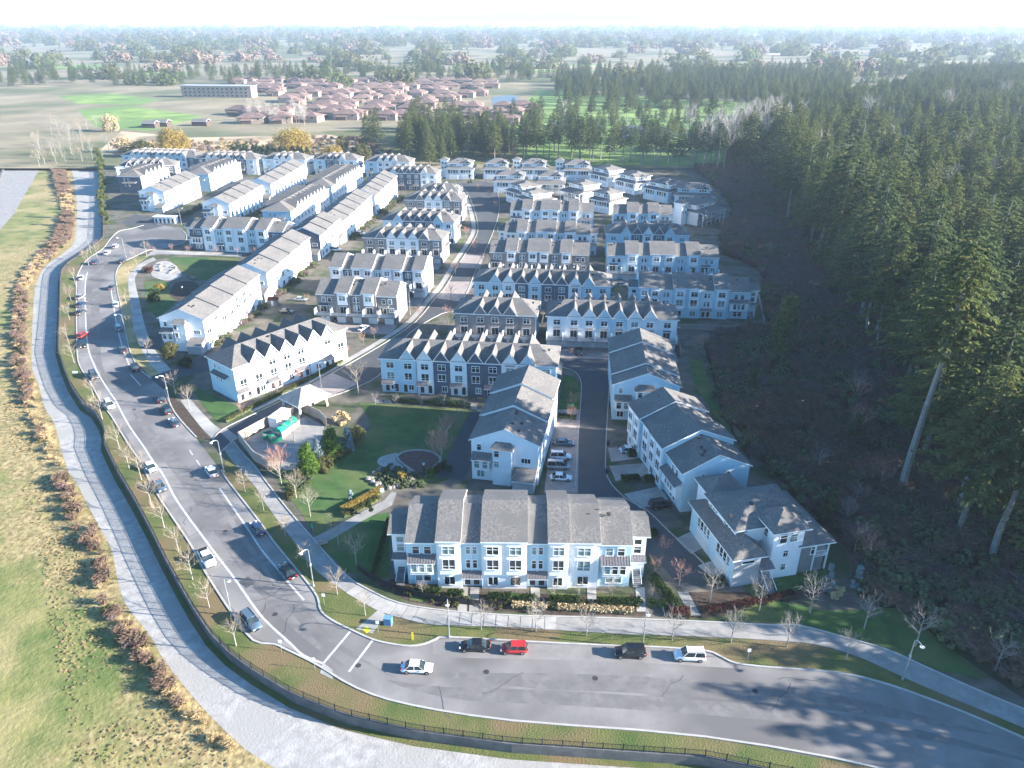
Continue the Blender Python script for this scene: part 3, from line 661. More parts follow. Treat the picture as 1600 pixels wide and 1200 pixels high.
    if deck:
        b = MB(); b.box(.2, L-.2, -2.7, -.7, 2.75, 2.98, 'deck_grey'); b.box(.2, L-.2, -2.74, -2.68, 3.0, 3.95, 'siding_grey'); b.obj('deck', t)
        n = round(L/5)
        for j in range(n+1):
            b = MB(); b.box(j*L/n-.1, j*L/n+.1, -2.8, -.65, 3, 4.9, siding('white')); b.obj('privacy_screen', t)
        for j in range(n): place(t, 'garage_door', garage_mesh(2.6), (0,-.62,0), (j+.5)*L/n, 0)
    # windows and skirt on the end walls
    fr = frame_of(L, W)
    for S in ('R', 'Lf'):
        f = fr[S]
        if mono is not None and S == 'Lf':
            end_elevation(t, f, W); continue
        for uu in (W*.3, W*.68):
            win(t, f, uu, 6.9, .7, 1.2, 1, 2); win(t, f, uu, 3.9, .7, 1.3, 1, 2)
    if ends:
        for sgn in (0, 1):
            x0, x1 = (-2.7, 0) if sgn == 0 else (L, L+2.7)
            b = MB(); wall_gable(b, x0+.003, x1-.003, 2.6, 8.4, ze-.6, ze+.55, siding('white')); b.obj('side_wing', t)
            b = MB(); roof_gable(b, x0-.45 if sgn == 0 else x0, x1+.45 if sgn else x1, 1.9, 9.1, ze-.55, ze+.85); b.obj('roof', t)
            F = (x0, 2.6, 0); win(t, F, 1.35, ze-2.6, 1.15, 1.0, 1, 1); win(t, F, 1.35, ze-4.4, 1.15, 1.3, 1, 2)
            place(t, 'canopy', canopy_mesh(2.9, 1.3, .5), F, 1.35, 4.2)
            place(t, 'stairs', stair_mesh(), (x0, 2.5, 0), 1.35, 0)
    vents(t, L, W/2, ze+rise, n=max(3, int(L/4)))
    return t
GW = 4.26
def gable_row(label, px, L, ang, W=12.0, ze=9.3, n=5, cols=None, style='front', group=None, floors=3, rear=True, endm='white', hipz=.8, cat='townhouse row', lend=None, rise=3.0):
    loc = rows_at(px, ze, ang) if not isinstance(px, Vector) else px
    t = thing('gabled_townhouse_row', label, cat, loc, rad(ang), group)
    cols = cols or ['white']*(n+2)
    if style == 'deck': paving(loc, rad(ang), 0, L, -8.5, -.4, 'paver_pink', 'driveway')
    elif style == 'plain': paving(loc, rad(ang), 0, L, -6.5, -1.2, 'asphalt_new', 'lane')
    gw = min(GW, (L-3)/n); e0 = (L-n*gw)/2 if lend is None else lend; zr = ze+rise; o = .5
    b = MB(); b.box(0, L, 0, W, 0, ze-.15, siding(endm)); b.obj('wall', t)
    # main hipped roof
    b = MB(); hip_roof(b, -o, L+o, -o, W+o, ze, zr, .26, ridge=min(W/2*hipz+o, e0+gw*.3+o)); b.obj('roof', t)
    for i in range(-1, n+1):
        if i == -1: u0, u1 = 0, e0
        elif i == n: u0, u1 = e0+n*gw, L
        else: u0, u1 = e0+i*gw, e0+(i+1)*gw
        c = cols[(i+1) % len(cols)]; wd = u1-u0; m = siding(c)
        if 0 <= i < n:
            uc = (u0+u1)/2; g = gw/2
            b = MB(); b.prism([(u0+.03,0),(u0+.03,ze-.1),(uc,zr-.28),(u1-.03,ze-.1),(u1-.03,0)], -.32, -.003, 'v', m, m); b.obj('gable_wall', t)
            b = MB(); b.prism([(u0,ze+.02),(uc,zr-.06),(u1,ze+.02),(u1,ze-.22),(uc,zr-.32),(u0,ze-.22)], -o-.32, W/2, 'v', ['shingle','shingle','trim_white','trim_white','trim_white','trim_white'], 'trim_white'); b.obj('gable_roof', t)
            if rear:
                b = MB(); b.prism([(u0,ze+.03),(uc,zr-.04),(u1,ze+.03),(u1,ze-.22),(uc,zr-.32),(u0,ze-.22)], W/2+.01, W+o+.32, 'v', ['shingle','shingle','trim_white','trim_white','trim_white','trim_white'], 'trim_white'); b.obj('gable_roof', t)
            F = (u0, -.32, 0)
            if c == 'white' and i % 2 == 0 and style == 'front':
                place(t, 'gable_canopy', canopy_mesh(2.5, .5, .25, 'shingle'), F, wd/2, ze-.45)
        else:
            b = MB(); b.box(u0+.02, u1-.02, -.12, -.003, 0, ze-.27, m); b.obj('end_wall', t)
            F = (u0, -.12, 0)
        zt = ze-2.55
        if style == 'front':
            win(t, F, wd/2, zt, 1.8, 1.45); win(t, F, wd/2, zt-3.0, 1.8, 1.8)
            if i % 2 == 0 or not 0 <= i < n: win(t, F, wd/2+.6, .9, 1.2, 1.4, 2, 1); 
            if i % 2 == 1 or (i == 0): place(t, 'door', door_mesh(), F, wd*.3, .3)
            if i % 3 == 1: place(t, 'downpipe', pipe_mesh(ze-.4), F, .02)
            if i % 2 == 1: place(t, 'canopy', canopy_mesh(3.2, 1.3, .7), F, wd*.35, 2.75); place(t, 'door', door_mesh(), F, wd*.78, .3)
        elif style == 'deck':
            win(t, F, wd/2, zt, 1.8, 1.45); place(t, 'patio_door', patio_mesh(1.9), F, wd/2, 3.1); place(t, 'awning', canopy_mesh(2.3, .8, .25), F, wd/2, 5.7)
        else:  # plain sunlit side
            win(t, F, wd/2, zt, 1.3, 1.2); win(t, F, wd/2, zt-3.0, 1.4, 1.5)
            if i % 2: win(t, F, wd/2, .9, 1.2, 1.4, 2, 1)
            else: place(t, 'door', door_mesh(), F, wd*.5, .2)
    if style == 'deck':
        b = MB(); b.box(.2, L-.2, -3.1, -.35, 2.75, 2.98, 'deck_grey'); b.box(.2, L-.2, -3.14, -3.08, 3.0, 3.95, 'siding_grey'); b.obj('deck', t)
        m_ = n+2
        for j in range(m_+1):
            b = MB(); b.box(j*L/m_-.09, j*L/m_+.09, -3.2, -.36, 3, 4.8, siding('white')); b.obj('privacy_screen', t)
        for j in range(m_): place(t, 'garage_door', garage_mesh(2.5), (0,-.33,0), (j+.5)*L/m_, 0)
    # ends: two small windows on each floor and a skirt canopy
    fr = frame_of(L, W)
    for S in ('R', 'Lf'):
        for uu in (W*.28, W*.45): win(t, fr[S], uu, 7.1, .55, 1.0, 1, 1); win(t, fr[S], uu, 4.0, .55, 1.1, 1, 1)
        place(t, 'canopy', canopy_mesh(W*.6, 1.3, .6, 'shingle'), fr[S], W*.5, 5.9)
    vents(t, L, W/2, zr, n=max(3, int(L/6)))
    return t
def duplex(label, loc, ang, L=15, W=13, tower=None, porch=False, cols=('white','white'), group=None, band_=True):
    t = thing('hip_roofed_duplex', label, 'duplex house', loc, rad(ang), group); t.scale = (1.1, 1.08, 1.0)
    b = MB(); b.box(0, L, 0, W, 0, 5.9, siding(cols[0])); b.obj('wall', t)
    b = MB(); hip_roof(b, -.7, L+.7, -.7, W+.7, 6.0, 9.0); b.obj('skirt_roof', t)
    b = MB(); b.box(1.2, L-1.2, 1.8, W-1.5, 5.95, 8.9, siding(cols[1])); b.obj('upper_wall', t)
    b = MB(); hip_roof(b, .5, L-.5, 1.1, W-.8, 9.0, 11.3); b.obj('roof', t)
    b = MB(); b.prism([(L*.62,9.15),(L*.78,10.7),(L*.94,9.15),(L*.94,8.95),(L*.78,10.5),(L*.62,8.95)], .6, W/2, 'v', ['shingle','shingle','trim_white','trim_white','trim_white','trim_white'], 'trim_white'); b.obj('gable_roof', t)
    F = (0,0,0)
    for c in (L*.27, L*.73):
        if porch:
            place(t, 'patio_door', patio_mesh(2.4), F, c, 3.1); win(t, F, c+2.3, 3.6, .9, 1.3, 1, 2)
        else:
            for d in (-2.1, -.7, .7, 2.1): win(t, F, c+d, 3.4, 1.1, 1.9, 1, 2)
        place(t, 'garage_door', garage_mesh(4.6), F, c, 0)
        for d in (-1.1, 0, 1.1): win(t, (0,1.8,0), c+d, 7.5, .8, 1.0, 1, 1)
    for S in ('R', 'Lf'):
        f = frame_of(L, W)[S]
        for uu in (W*.25, W*.55): win(t, f, uu, 3.6, 1.0, 1.4)
        f2 = (L-1.2, 1.8, math.pi/2) if S == 'R' else (1.2, W-1.5, -math.pi/2)
        for uu in (2, 3.4, 6.5): win(t, f2, uu, 7.4, .8, 1.0, 1, 1)
    if porch:
        b = MB(); b.box(0, L, -2.6, -.01, 2.8, 3.0, 'deck_grey'); b.obj('balcony', t)
        b = MB(); b.prism([(-3.1,5.35),(0,6.3),(0,6.1),(-3.1,5.15)], -.3, L+.3, 'u', ['shingle','trim_white','trim_white','trim_white'], 'trim_white'); b.obj('porch_roof', t)
        n = 5
        for j in range(n+1):
            b = MB(); x = j*L/n; b.box(x-.12, x+.12, -2.6, -2.36, 0, 5.2, 'trim_white'); b.obj('post', t)
        b = MB()
        for z in (3.15, 4.0): b.box(0, L, -2.56, -2.48, z, z+.08, 'trim_white')
        for j in range(int(L/.25)): b.box(j*.25+.1, j*.25+.14, -2.54, -2.5, 3.2, 4.0, 'trim_white')
        b.obj('railing', t)
    if tower:
        x, y = tower; b = MB(); b.box(x, x+4, y, y+4, 0, 10.2, siding('white')); b.obj('tower', t)
        b = MB(); hip_roof(b, x-.6, x+4.6, y-.6, y+4.6, 10.3, 11.8); b.obj('tower_roof', t)
        for z in (5.2, 7.8): win(t, (x,y,0), 1.2, z, .95, 1.2, 1, 1); win(t, (x,y,0), 2.8, z, .95, 1.2, 1, 1)
    vents(t, L, W/2, 11.2, n=2)
    return t
gA = 'stepped-roof townhouse rows'; gB = 'zigzag-gabled townhouse rows'; gC = 'hip-roofed duplex houses'
# ---- front row along the kerb
p = G(632, 840, 9.5); 
A1P = [('e',5.0,'pale'),('h',3.9,'white'),('l',3.3,'pale'),('h',7.3,'white'),('l',3.4,'pale'),('h',3.3,'white'),('m',4.9,'white'),('e',5.2,'pale')]
step_row('white and shade-blue townhouse row with weathered grey roof nearest the kerbside footpath', (632,845), 36.6, -1, 12.5, 9.5, A1P, ends=True, group=gA)
S = -6.5
step_row('white and blue townhouse row directly behind the short taupe row at the street bend', (515,418), 32.6, S, group=gA, pat=[('h',5,'white'),('l',3.6,'slate'),('h',8.4,'white'),('l',3.6,'pale'),('h',8,'white'),('l',3.8,'slate'),('h',4.6,'white')], deck=True)
step_row('short taupe townhouse row with white bays just left of the street bend', (492,457), 25.4, S, group=gA, pat=[('e',5.6,'taupe'),('h',4,'taupe'),('l',3.3,'taupe'),('h',4,'taupe'),('e',5.6,'taupe')], deck=True)
step_row('blue and white townhouse row facing the small park above the cul-de-sac', (294,355), 40.1, S-2, group=gA, ends=True, pat=[('e',5,'slate'),('h',4.4,'white'),('l',3.4,'pale'),('h',8.6,'white'),('l',3.4,'pale'),('h',4.4,'white'),('e',5.4,'slate')])
step_row('white townhouse row farthest back of the four stepped rows right of the main street', (797,327), 36.8, S, group=gA)
step_row('pale townhouse row second from the back right of the main street', (788,361), 34, S, group=gA, ends=True)
step_row('long taupe townhouse row with white bays right of the main street', (765,392), 36, S, group=gA, deck=True, pat=[('e',5.6,'taupe'),('h',4.2,'taupe'),('l',3.6,'taupe'),('h',8,'taupe'),('l',3.6,'taupe'),('h',4.2,'taupe'),('e',6,'taupe')])
step_row('short pale townhouse row just left of the balcony house by the forest', (959,332), 25.4, S+1, group=gA, pat=[('e',5,'pale'),('h',4.4,'white'),('l',3.4,'pale'),('h',4,'white'),('e',5,'white')])
step_row('shaded pale blue deck row beside the brush, behind the fenced-garden row', (950,397), 39.5, -4, group=gA, deck=True, pat=[('e',5.6,'pale'),('h',4.2,'pale'),('l',3.6,'pale'),('h',8,'pale'),('l',3.6,'pale'),('h',4.2,'pale'),('e',6,'pale')])
step_row('shaded pale blue townhouse row facing the fenced garden at the brush edge', (999,450), 34.4, S+1.5, group=gA, ends=True, pat=[('h',6,'pale'),('l',3.6,'white'),('h',8,'pale'),('l',3.6,'white'),('h',4.2,'pale'),('e',6,'pale')])
# ---- rows seen from their gable end
m5 = lambda n, w_, c='white': [('s', w_, c)]*n
step_row('white row with three stepped grey gable roofs beside the big lawn', (845,697), 28.5, 79, 13.6, 9.3, m5(3, 9), group=gA, mono=.55, rise=2.9)
step_row('shaded pale row with stepped gable roof at the top of the right lane', (1066,604), 26, 85.5, 15, 9.2, [('s',5,'pale'),('s',12,'pale'),('s',9,'pale')], group=gA, mono=.4, rise=3)
step_row('shaded pale blue row along the right lane just before the tower house', G(985,632,9.5)+Vector((.5,0,-9.5)), 27, -78, 13.5, 9.3, [('h',6,'pale'),('m',5,'pale'),('h',6,'pale'),('e',7,'pale')], group=gA, rise=3.1)
for lab, px, L, n, c in (
    ('bright white diagonal row beside the small park, nearest of the left diagonal rows', (319,499), 37.8, 4, 'white'),
    ('white diagonal row second from the small park, left of the white-bay row', (418,425), 40.5, 4, 'white'),
    ('short diagonal row with a grey gable end, third from the small park', (501,367), 24, 3, 'white'),
    ('white diagonal row fourth from the small park, right of the zigzag diagonal rows', (536,345), 44, 5, 'white'),
    ('farthest white diagonal row of the line from the small park, near the far houses', (587,305), 42, 5, 'white'),
    ('white diagonal row behind the blue and white park row, left end of its line', (359,318), 35.5, 4, 'white'),
    ('white diagonal row with planted bushes below it, between two zigzag rows', (424,287), 49, 5, 'white'),
    ('white diagonal row next to the little white kiosk at the cul-de-sac', (257,300), 35, 4, 'white')):
    step_row(lab, px, L, 83.5, 13, 9.5, m5(n, L/n, c), group=gA, mono=.42, endwall='slate' if 'grey gable' in lab else None)
for lab, px, L, n in (
    ('zigzag-gabled diagonal row behind the blue and white park row', (455,330), 50, 9),
    ('farthest zigzag-gabled diagonal row, left of the far hedge trees', (519,291), 53, 10),
    ('zigzag-gabled diagonal row to the upper right of the kiosk row', (327,272), 39, 7),
    ('small grey zigzag-gabled diagonal block at the far left edge of the estate', (220,276), 29, 5)):
    gable_row(lab, px, L, 83.5, 13, 9.3, n, ['grey']*12 if 'small grey' in lab else ['white']*12, 'plain', gB, endm='pale' if 'small grey' not in lab else 'slate')
gable_row('white zigzag-gabled row standing alone between the main road and the second street', (365,576), 34, 50.3, 11.6, 9.4, 6, ['white']*9, 'front', gB, endm='pale')
# ---- gabled rows facing the camera
gable_row('slate and pale blue zigzag-gabled row facing the big lawn', (593,560), 43.8, S, 12, 9.3, 8, ['pale','pale','white','slate','white','slate','slate','white','pale','pale'], 'front', gB, endm='pale')
gable_row('long slate and pale zigzag-gabled row above the taupe gabled one, right of the street', (740,440), 43.8, S, 12, 9.3, 8, ['pale','pale','white','slate','pale','slate','slate','white','pale','pale'], 'front', gB, endm='pale')
gable_row('short all-taupe zigzag-gabled row right of the street bend', (710,489), 23.4, S, 12, 9.3, 3, ['taupe']*5, 'deck', gB, endm='pale')
gable_row('pale blue zigzag-gabled row with garage decks at the head of the right lane', (855,494), 36.6, S+1.5, 12, 9.3, 6, ['white','white','white','pale','pale','white','white','white'], 'deck', gB, endm='pale')
gable_row('taupe and white zigzag-gabled row nearest of the four left of the main street', (567,371), 31.1, S-1, 12, 9.3, 5, ['taupe','taupe','white','white','white','taupe','taupe'], 'deck', gB)
gable_row('slate blue and white zigzag-gabled row second of the four left of the main street', (597,344), 30.7, S-1, 12, 9.3, 5, ['pale','pale','slate','slate','slate','pale','white'], 'front', gB)
gable_row('grey and white zigzag-gabled row third of the four left of the main street', (632,312), 27.3, S, 12, 9.3, 4, ['taupe','taupe','white','white','taupe','taupe'], 'deck', gB)
gable_row('dark-roofed small block behind the grey and white gabled row, farthest left of the street', (655,298), 20, S, 11, 6.4, 2, ['slate']*4, 'deck', gB)
gable_row('slate and white zigzag-gabled row below the tall dark trees, behind the long diagonal row', (596,270), 30.6, S, 12, 9.3, 5, ['pale','pale','slate','slate','slate','white','white'], 'front', gB)
gable_row('pale and slate zigzag-gabled row in the shade, directly behind the shaded pale rows', (948,365), 32.3, S+2, 12, 9.3, 5, ['pale','pale','slate','white','slate','pale','pale'], 'front', gB, endm='pale')
gable_row('far zigzag-gabled row at the estate edge below the dark tree clump', (570,252), 27.1, S, 13, 9.3, 3, ['pale','white','white','white','white'], 'front', gB)
gable_row('far zigzag-gabled row below the round yellow tree', (490,249), 26.9, S, 13, 9.3, 3, ['pale','slate','slate','white','white'], 'front', gB)
gable_row('far zigzag-gabled row in front of the dark hedge trees', (409,248), 27.3, S-1, 13, 9.3, 3, ['pale','white','white','white','white'], 'front', gB)
gable_row('long far zigzag-gabled row below the orange willow', (304,247), 39.3, S, 13, 9.3, 6, ['slate','white','pale','slate','white','slate','slate','white'], 'front', gB)
gable_row('farthest left zigzag-gabled row along the estate edge', (189,242), 51, S-4, 13, 9.3, 9, ['pale','white','pale','white','slate','pale'], 'front', gB)
gable_row('far left zigzag-gabled row between the grey diagonal block and the estate edge', (180,261), 32, 12, 13, 9.3, 5, ['pale','slate','pale','pale','slate','slate','slate'], 'front', gB)
# ---- duplex houses at the upper right
D = lambda x, y: Vector((x, y, 0))
duplex('cream duplex with a corner tower at the far end of the main street', D(-39.5,452), -4, 15, 13, (-3.4,5), group=gC)
duplex('white duplex second from the end of the main street in the far row', D(-17,451.5), -4, 14, 13, group=gC)
duplex('white duplex third along the far row, below the pines', D(4.5,451), -4, 15, 13, (-4,6), group=gC)
duplex('white duplex fourth along the far row, next to the bright golf green', D(30,447.5), -4, 15, 13, (-4,6), group=gC)
duplex('white duplex with lit roof at the bend in front of the far row', D(-10,413), -4, 16, 13, group=gC)
duplex('white duplex with a balcony facing the street rows, middle of the cluster', D(13,411), -5, 14, 13, porch=True, group=gC)
duplex('pale house with staggered roof right of the street, farther of two', D(-3,391), -58, 13, 13, group=gC)
duplex('pale house with staggered roof right of the street, nearer of two', D(2.5,373), -58, 12, 13, group=gC)
duplex('shaded-side duplex nearest the golf green with a long window band', D(45,438.7), -55, 14.5, 13, group=gC)
duplex('second duplex of the line along the forest edge from the golf green', D(57,420), -56, 15, 13, group=gC)
duplex('third duplex of the forest-edge line, in blue shade', D(69.5,397.5), -50, 15, 13, group=gC, cols=('pale','white'))
duplex('duplex with corner balcony tucked against the forest brush', D(82,378), -12, 17, 13, porch=False, group=gC, cols=('white','pale'))
duplex('duplex with long white balcony and pillars beside the brush', D(85,338.5), 45, 17, 13, (-5,5), porch=True, group=gC)
duplex('white duplex with dark porch roof in the middle of the cluster', D(27.5,394), -52, 13, 13, porch=True, group=gC)
duplex('white duplex nearest of the cluster, behind the short pale row', D(38,370.5), -45, 12, 12, group=gC)
# ---- tower house at the lower right
def tower_house():
    t = thing('tower_house', 'large pale blue house with square hip-roofed tower at the end of the right lane', 'house', (36.3, 95.9, 0), rad(12.7))
    b = MB(); b.box(0,4.7,0,16,0,5.9,'siding_grey'); b.box(-.03,-.004,.05,15.95,0,5.9,'siding_pale'); b.obj('wall', t)
    b = MB(); b.box(4.71,11.2,4.4,15.9,0,5.9,'siding_pale'); b.obj('wall', t)
    b = MB(); b.box(12.0,17.2,.9,15,0,5.9,'siding_taupe'); b.obj('side_wall', t)
    b = MB(); hip_roof(b, -.7, 5.6, -.6, 9.0, 6.0, 8.4); b.obj('skirt_roof', t)
    b = MB(); hip_roof(b, -.69, 12.0, 5.6, 16.7, 6.005, 9.4); b.obj('skirt_roof', t)
    b = MB(); hip_roof(b, 11.6, 18.6, .2, 15.8, 6.003, 8.4); b.obj('skirt_roof', t)
    b = MB(); b.box(1.6,14.2,3.6,13.4,5.9,9.0,'siding_white'); b.obj('upper_wall', t)
    b = MB(); hip_roof(b, .8, 15, 2.8, 14.2, 9.1, 11.6); b.obj('roof', t)
    b = MB(); b.box(2.4,8.2,13.4,19.2,5.0,8.6,'siding_white'); b.box(2.4,8.2,15.5,19.2,0,5.0,'siding_white'); b.obj('rear_wing', t)
    b = MB(); hip_roof(b, 1.7, 8.9, 13.3, 19.9, 8.7, 10.6); b.obj('roof', t)
    b = MB(); b.box(6.8,12.3,.5,6.4,0,9.9,'siding_white')
    for i in range(13): b.box(6.95+i*.42,7.0+i*.42,.46,.5,0,7.2,'trim_white')
    b.obj('tower', t)
    b = MB(); hip_roof(b, 6.0, 13.1, -.3, 7.2, 10.0, 12.0); b.obj('tower_roof', t)
    Lf = (0, 16, -math.pi/2); Fr = (0, 0, 0)
    for c in (5.0, 12.3):
        for d in (-1.8,-.6,.6,1.8): win(t, Lf, c+d, 3.1, .95, 2.1, 1, 2)
        place(t, 'garage_door', garage_mesh(4.6), Lf, c, 0)
    Lu = (1.6, 13.4, -math.pi/2)
    for c in (2.2, 7.2):
        for d in (-.95,0,.95): win(t, Lu, c+d, 7.5, .75, 1.1, 1, 1)
    win(t, (0,3.6,0), 3.2, 8.0, 1.1, .6, 1, 1)
    win(t, (0,0,0), 2.4, 4.6, 2.2, .5, 1, 1)
    T = (6.8,.5,0)
    for u in (1.75,3.6): win(t, T, u, 7.3, 1.25, 1.5, 1, 2); win(t, T, u, 9.0, 1.25, .35, 1, 1)
    win(t, T, 2.6, 4.4, .85, 1.2, 1, 2); win(t, T, 2.6, 1.6, .85, 1.2, 1, 2)
    Tl = (6.8,6.4,-math.pi/2)
    for u in (1.9,3.6): win(t, Tl, u, 7.4, 1.0, 1.9, 1, 2)
    win(t, (12.0,.9,0), 3.0, 3.6, .8, 1.5, 1, 2)
    b = MB(); b.box(15.2,18.0,.9,4.2,2.8,3.0,'trim_white')
    for x,y in ((15.3,.9),(17.8,.9),(17.8,4.0)): b.box(x-.12,x+.12,y-.1,y+.14,0,5.8,'trim_white')
    for z in (3.2,4.0): b.box(15.3,17.8,.86,.94,z,z+.08,'trim_white'); b.box(17.76,17.84,.9,4.1,z,z+.08,'trim_white')
    for i in range(12): b.box(15.4+i*.2,15.44+i*.2,.88,.92,3.2,4.0,'trim_white')
    b.obj('balcony', t)
    place(t, 'entry_roof', canopy_mesh(2.6, 2.6, 1.0), (4.5,1.6,0), 1.2, 3.4); place(t, 'door', door_mesh(), (4.71,4.4,0), 1.1, 1.9)
    o = link('stairs', stair_mesh(10, 1.4), t, (5.7,-.2,0), 0)
    b = MB(); b.box(4.72,6.78,-.2,4.39,0,1.9,'siding_grey'); b.obj('porch', t)
    vents(t, 8, 8, 11.4, n=2)
tower_house()
# ---- little white kiosk at the cul-de-sac
def kiosk():
    t = thing('mailbox_kiosk', 'small white flat-roofed kiosk beside the cul-de-sac', 'kiosk', G(258,349), rad(-5))
    b = MB(); b.box(-5,5,0,3,0,2.9,'siding_white'); b.obj('wall', t)
    b = MB(); b.box(-5.4,5.4,-.5,3.5,2.95,3.15,'trim_white'); b.obj('roof', t)
    for i in range(5): place(t, 'door', door_mesh(), (0,0,0), -4+i*2, .1)
kiosk()
# ---- hip roofed pavilion by the lawn
def pavilion():
    o = G(470,652); t = thing('garden_pavilion', 'small square pavilion with pale hip roof beside the fenced yard', 'pavilion', (o.x, o.y, 0), rad(50))
    b = MB(); hip_roof(b, -.8, 8.6, -.8, 7.6, 3.2, 5.6)
    b2 = MB(); b2.v = b.v; b2.f = b.f; b2.m = b.m; b2.mats = [M['concrete_old'] if m_.name == 'shingle' else m_ for m_ in b.mats]; b2.obj('roof', t)
    for x in (0, 7.6):
        for y in (0, 6.6):
            b = MB(); b.box(x-.2,x+.2,y-.2,y+.2,0,3.1,'trim_white'); b.box(x-.35,x+.35,y-.35,y+.35,0,.9,'rock'); b.obj('post', t)
    b = MB(); b.box(.4,7.2,3,6.4,0,2.95,'siding_taupe'); b.obj('wall', t)
    for u in (1.6, 3.4, 5.2): win(t, (.4,3,0), u, .9, 1.2, 1.4)
    o2 = link('door', door_mesh(), t, (7.22,4.5,0), math.pi/2)
pavilion()
# ================================================================ VEGETATION
def trunk_mesh(h, r0, r1, m, lean=0, n=7, seg=5):
    b = MB(); p = Vector((0,0,-.3)); x = y = 0
    for i in range(seg):
        q = Vector((lean*h*((i+1)/seg)**1.5+RD.uniform(-.01,.01)*h, RD.uniform(-.008,.008)*h, h*(i+1)/seg))
        b.tube(p, q, r0+(r1-r0)*i/seg, r0+(r1-r0)*(i+1)/seg, m, n); p = q
    return b.mesh('trunk')
def conifer_crown(h, start, spread, m, dens=1.0, seed=0, droop=.35, ragged=.35):
    """whorls of drooping limbs, each limb a ribbon carrying side sprays"""
    r = random.Random(seed); b = MB(); mi = b.mi(m); V = b.v; Fc = b.f; Mi = b.m
    z = start*h; top = h
    while z < top-.3:
        t = (z-start*h)/(h-start*h)
        R_ = spread*((1-t)**(.62 if seed % 2 else .8))*(.55+.45*min(1, t*5+.35)) + .35
        n = r.choice((5,6,7)) if t < .85 else 4
        a0 = r.uniform(0, 6.28)
        for i in range(n):
            if r.random() < .08: continue
            a = a0+6.283*i/n+r.uniform(-.35,.35); L = R_*r.uniform(1-ragged, 1.12); ca, sa = math.cos(a), math.sin(a)
            up = .12*(1-t) - .02; z0 = z+r.uniform(-.35,.35)
            segs = 4; prev = None
            for k in range(segs+1):
                f = k/segs; d = L*f; zz = z0 + L*(up*f*2 + .35*t*f - droop*f*f)
                wd = L*(.02+.10*f*(1.05-f)*1.9) if k < segs else .08
                ctr = (ca*d, sa*d, zz); j = r.uniform(-.08,.08)*L
                pl = (ctr[0]-sa*wd, ctr[1]+ca*wd, zz-wd*.38+j*.3); pr = (ctr[0]+sa*wd, ctr[1]-ca*wd, zz-wd*.38-j*.3)
                nb = len(V); V.extend([pl, ctr, pr])
                if prev is not None and k > 0:
                    if r.random() < .93: Fc.append((prev, prev+1, nb+1, nb)); Mi.append(mi)
                    if r.random() < .93: Fc.append((prev+1, prev+2, nb+2, nb+1)); Mi.append(mi)
                prev = nb
            for s in range(int(17*dens)):
                f = r.uniform(.3, 1.05); d = L*f; sd = r.choice((-1,1)); q = (.38+L*r.uniform(.05,.13))*(1.2-f*.4); zz = z0+L*(up*f*2+.35*t*f-droop*f*f)
                aa = a+sd*r.uniform(.5,1.1); bx, by = ca*d, sa*d; ex, ey = bx+math.cos(aa)*q, by+math.sin(aa)*q
                px_, py_ = -math.sin(aa)*q*.3, math.cos(aa)*q*.3
                nb = len(V); V.extend([(bx,by,zz+.1),(ex+px_,ey+py_,zz-q*r.uniform(-.25,.8)),(bx+(ex-bx)*1.25,by+(ey-by)*1.25,zz-q*r.uniform(.0,.75)),(ex-px_,ey-py_,zz-q*r.uniform(-.25,.8))])
                Fc.append((nb,nb+1,nb+2,nb+3)); Mi.append(mi)
        z += (.62 + .5*(1-t))*(h/32)**.5/dens*1.05
    b.tube((0,0,h*.9),(0,0,h+.2),.12,.03,m,4)
    return b.mesh('crown')
def bare_mesh(h, spread, trunk_h, m, m2, seed, n1=9, n2=7, n3=5, thick=1.0, up=.9):
    """trunk + crown of leafless limbs, branches and twigs"""
    r = random.Random(seed); tb = MB(); cb = MB()
    tb.tube((0,0,-.2),(0,0,trunk_h),.026*h*thick*.6,.019*h*thick*.6,m,6); tb.tube((0,0,trunk_h),(r.uniform(-.02,.02)*h,0,h*.72),.017*h*thick*.6,.006*h*thick*.6,m,5)
    def limb(p, d, L, rad_, lv):
        k = 3 if lv == 0 else 2; q = p; dd = d.copy(); pts = [p]
        for i in range(k):
            dd = (dd+Vector((r.uniform(-.2,.2), r.uniform(-.2,.2), .12*up))).normalized(); nq = q+dd*L/k
            ra = rad_*(1-.6*i/k); rb = rad_*(1-.6*(i+1)/k)
            cb.tube(q, nq, ra, rb, m if lv == 0 else m2, 3 if lv else 4); q = nq; pts.append(q)
        if lv >= 2: return
        for i in range(n2 if lv == 0 else n3):
            f = r.uniform(.25, 1.0)*k; j = min(int(f), k-1); s = pts[j].lerp(pts[j+1], f-j)
            a = r.uniform(0, 6.28); side = dd.orthogonal().normalized(); side.rotate(Matrix.Rotation(a, 3, dd))
            nd = (dd*.75+side*r.uniform(.5,.9)+Vector((0,0,.25*up))).normalized()
            limb(s, nd, L*r.uniform(.4,.62), rad_*.48, lv+1)
    for i in range(n1):
        a = 6.283*i/n1*2.4+r.uniform(-.3,.3); z = trunk_h+(h*.68-trunk_h)*(i/n1)
        el = r.uniform(.55,1.0)*up; d = Vector((math.cos(a), math.sin(a), el*1.1)).normalized()
        limb(Vector((0,0,z)), d, spread*(1.05-.45*i/n1)*r.uniform(.85,1.15), .009*h*thick*.6, 0)
    return tb.mesh('trunk'), cb.mesh('crown')
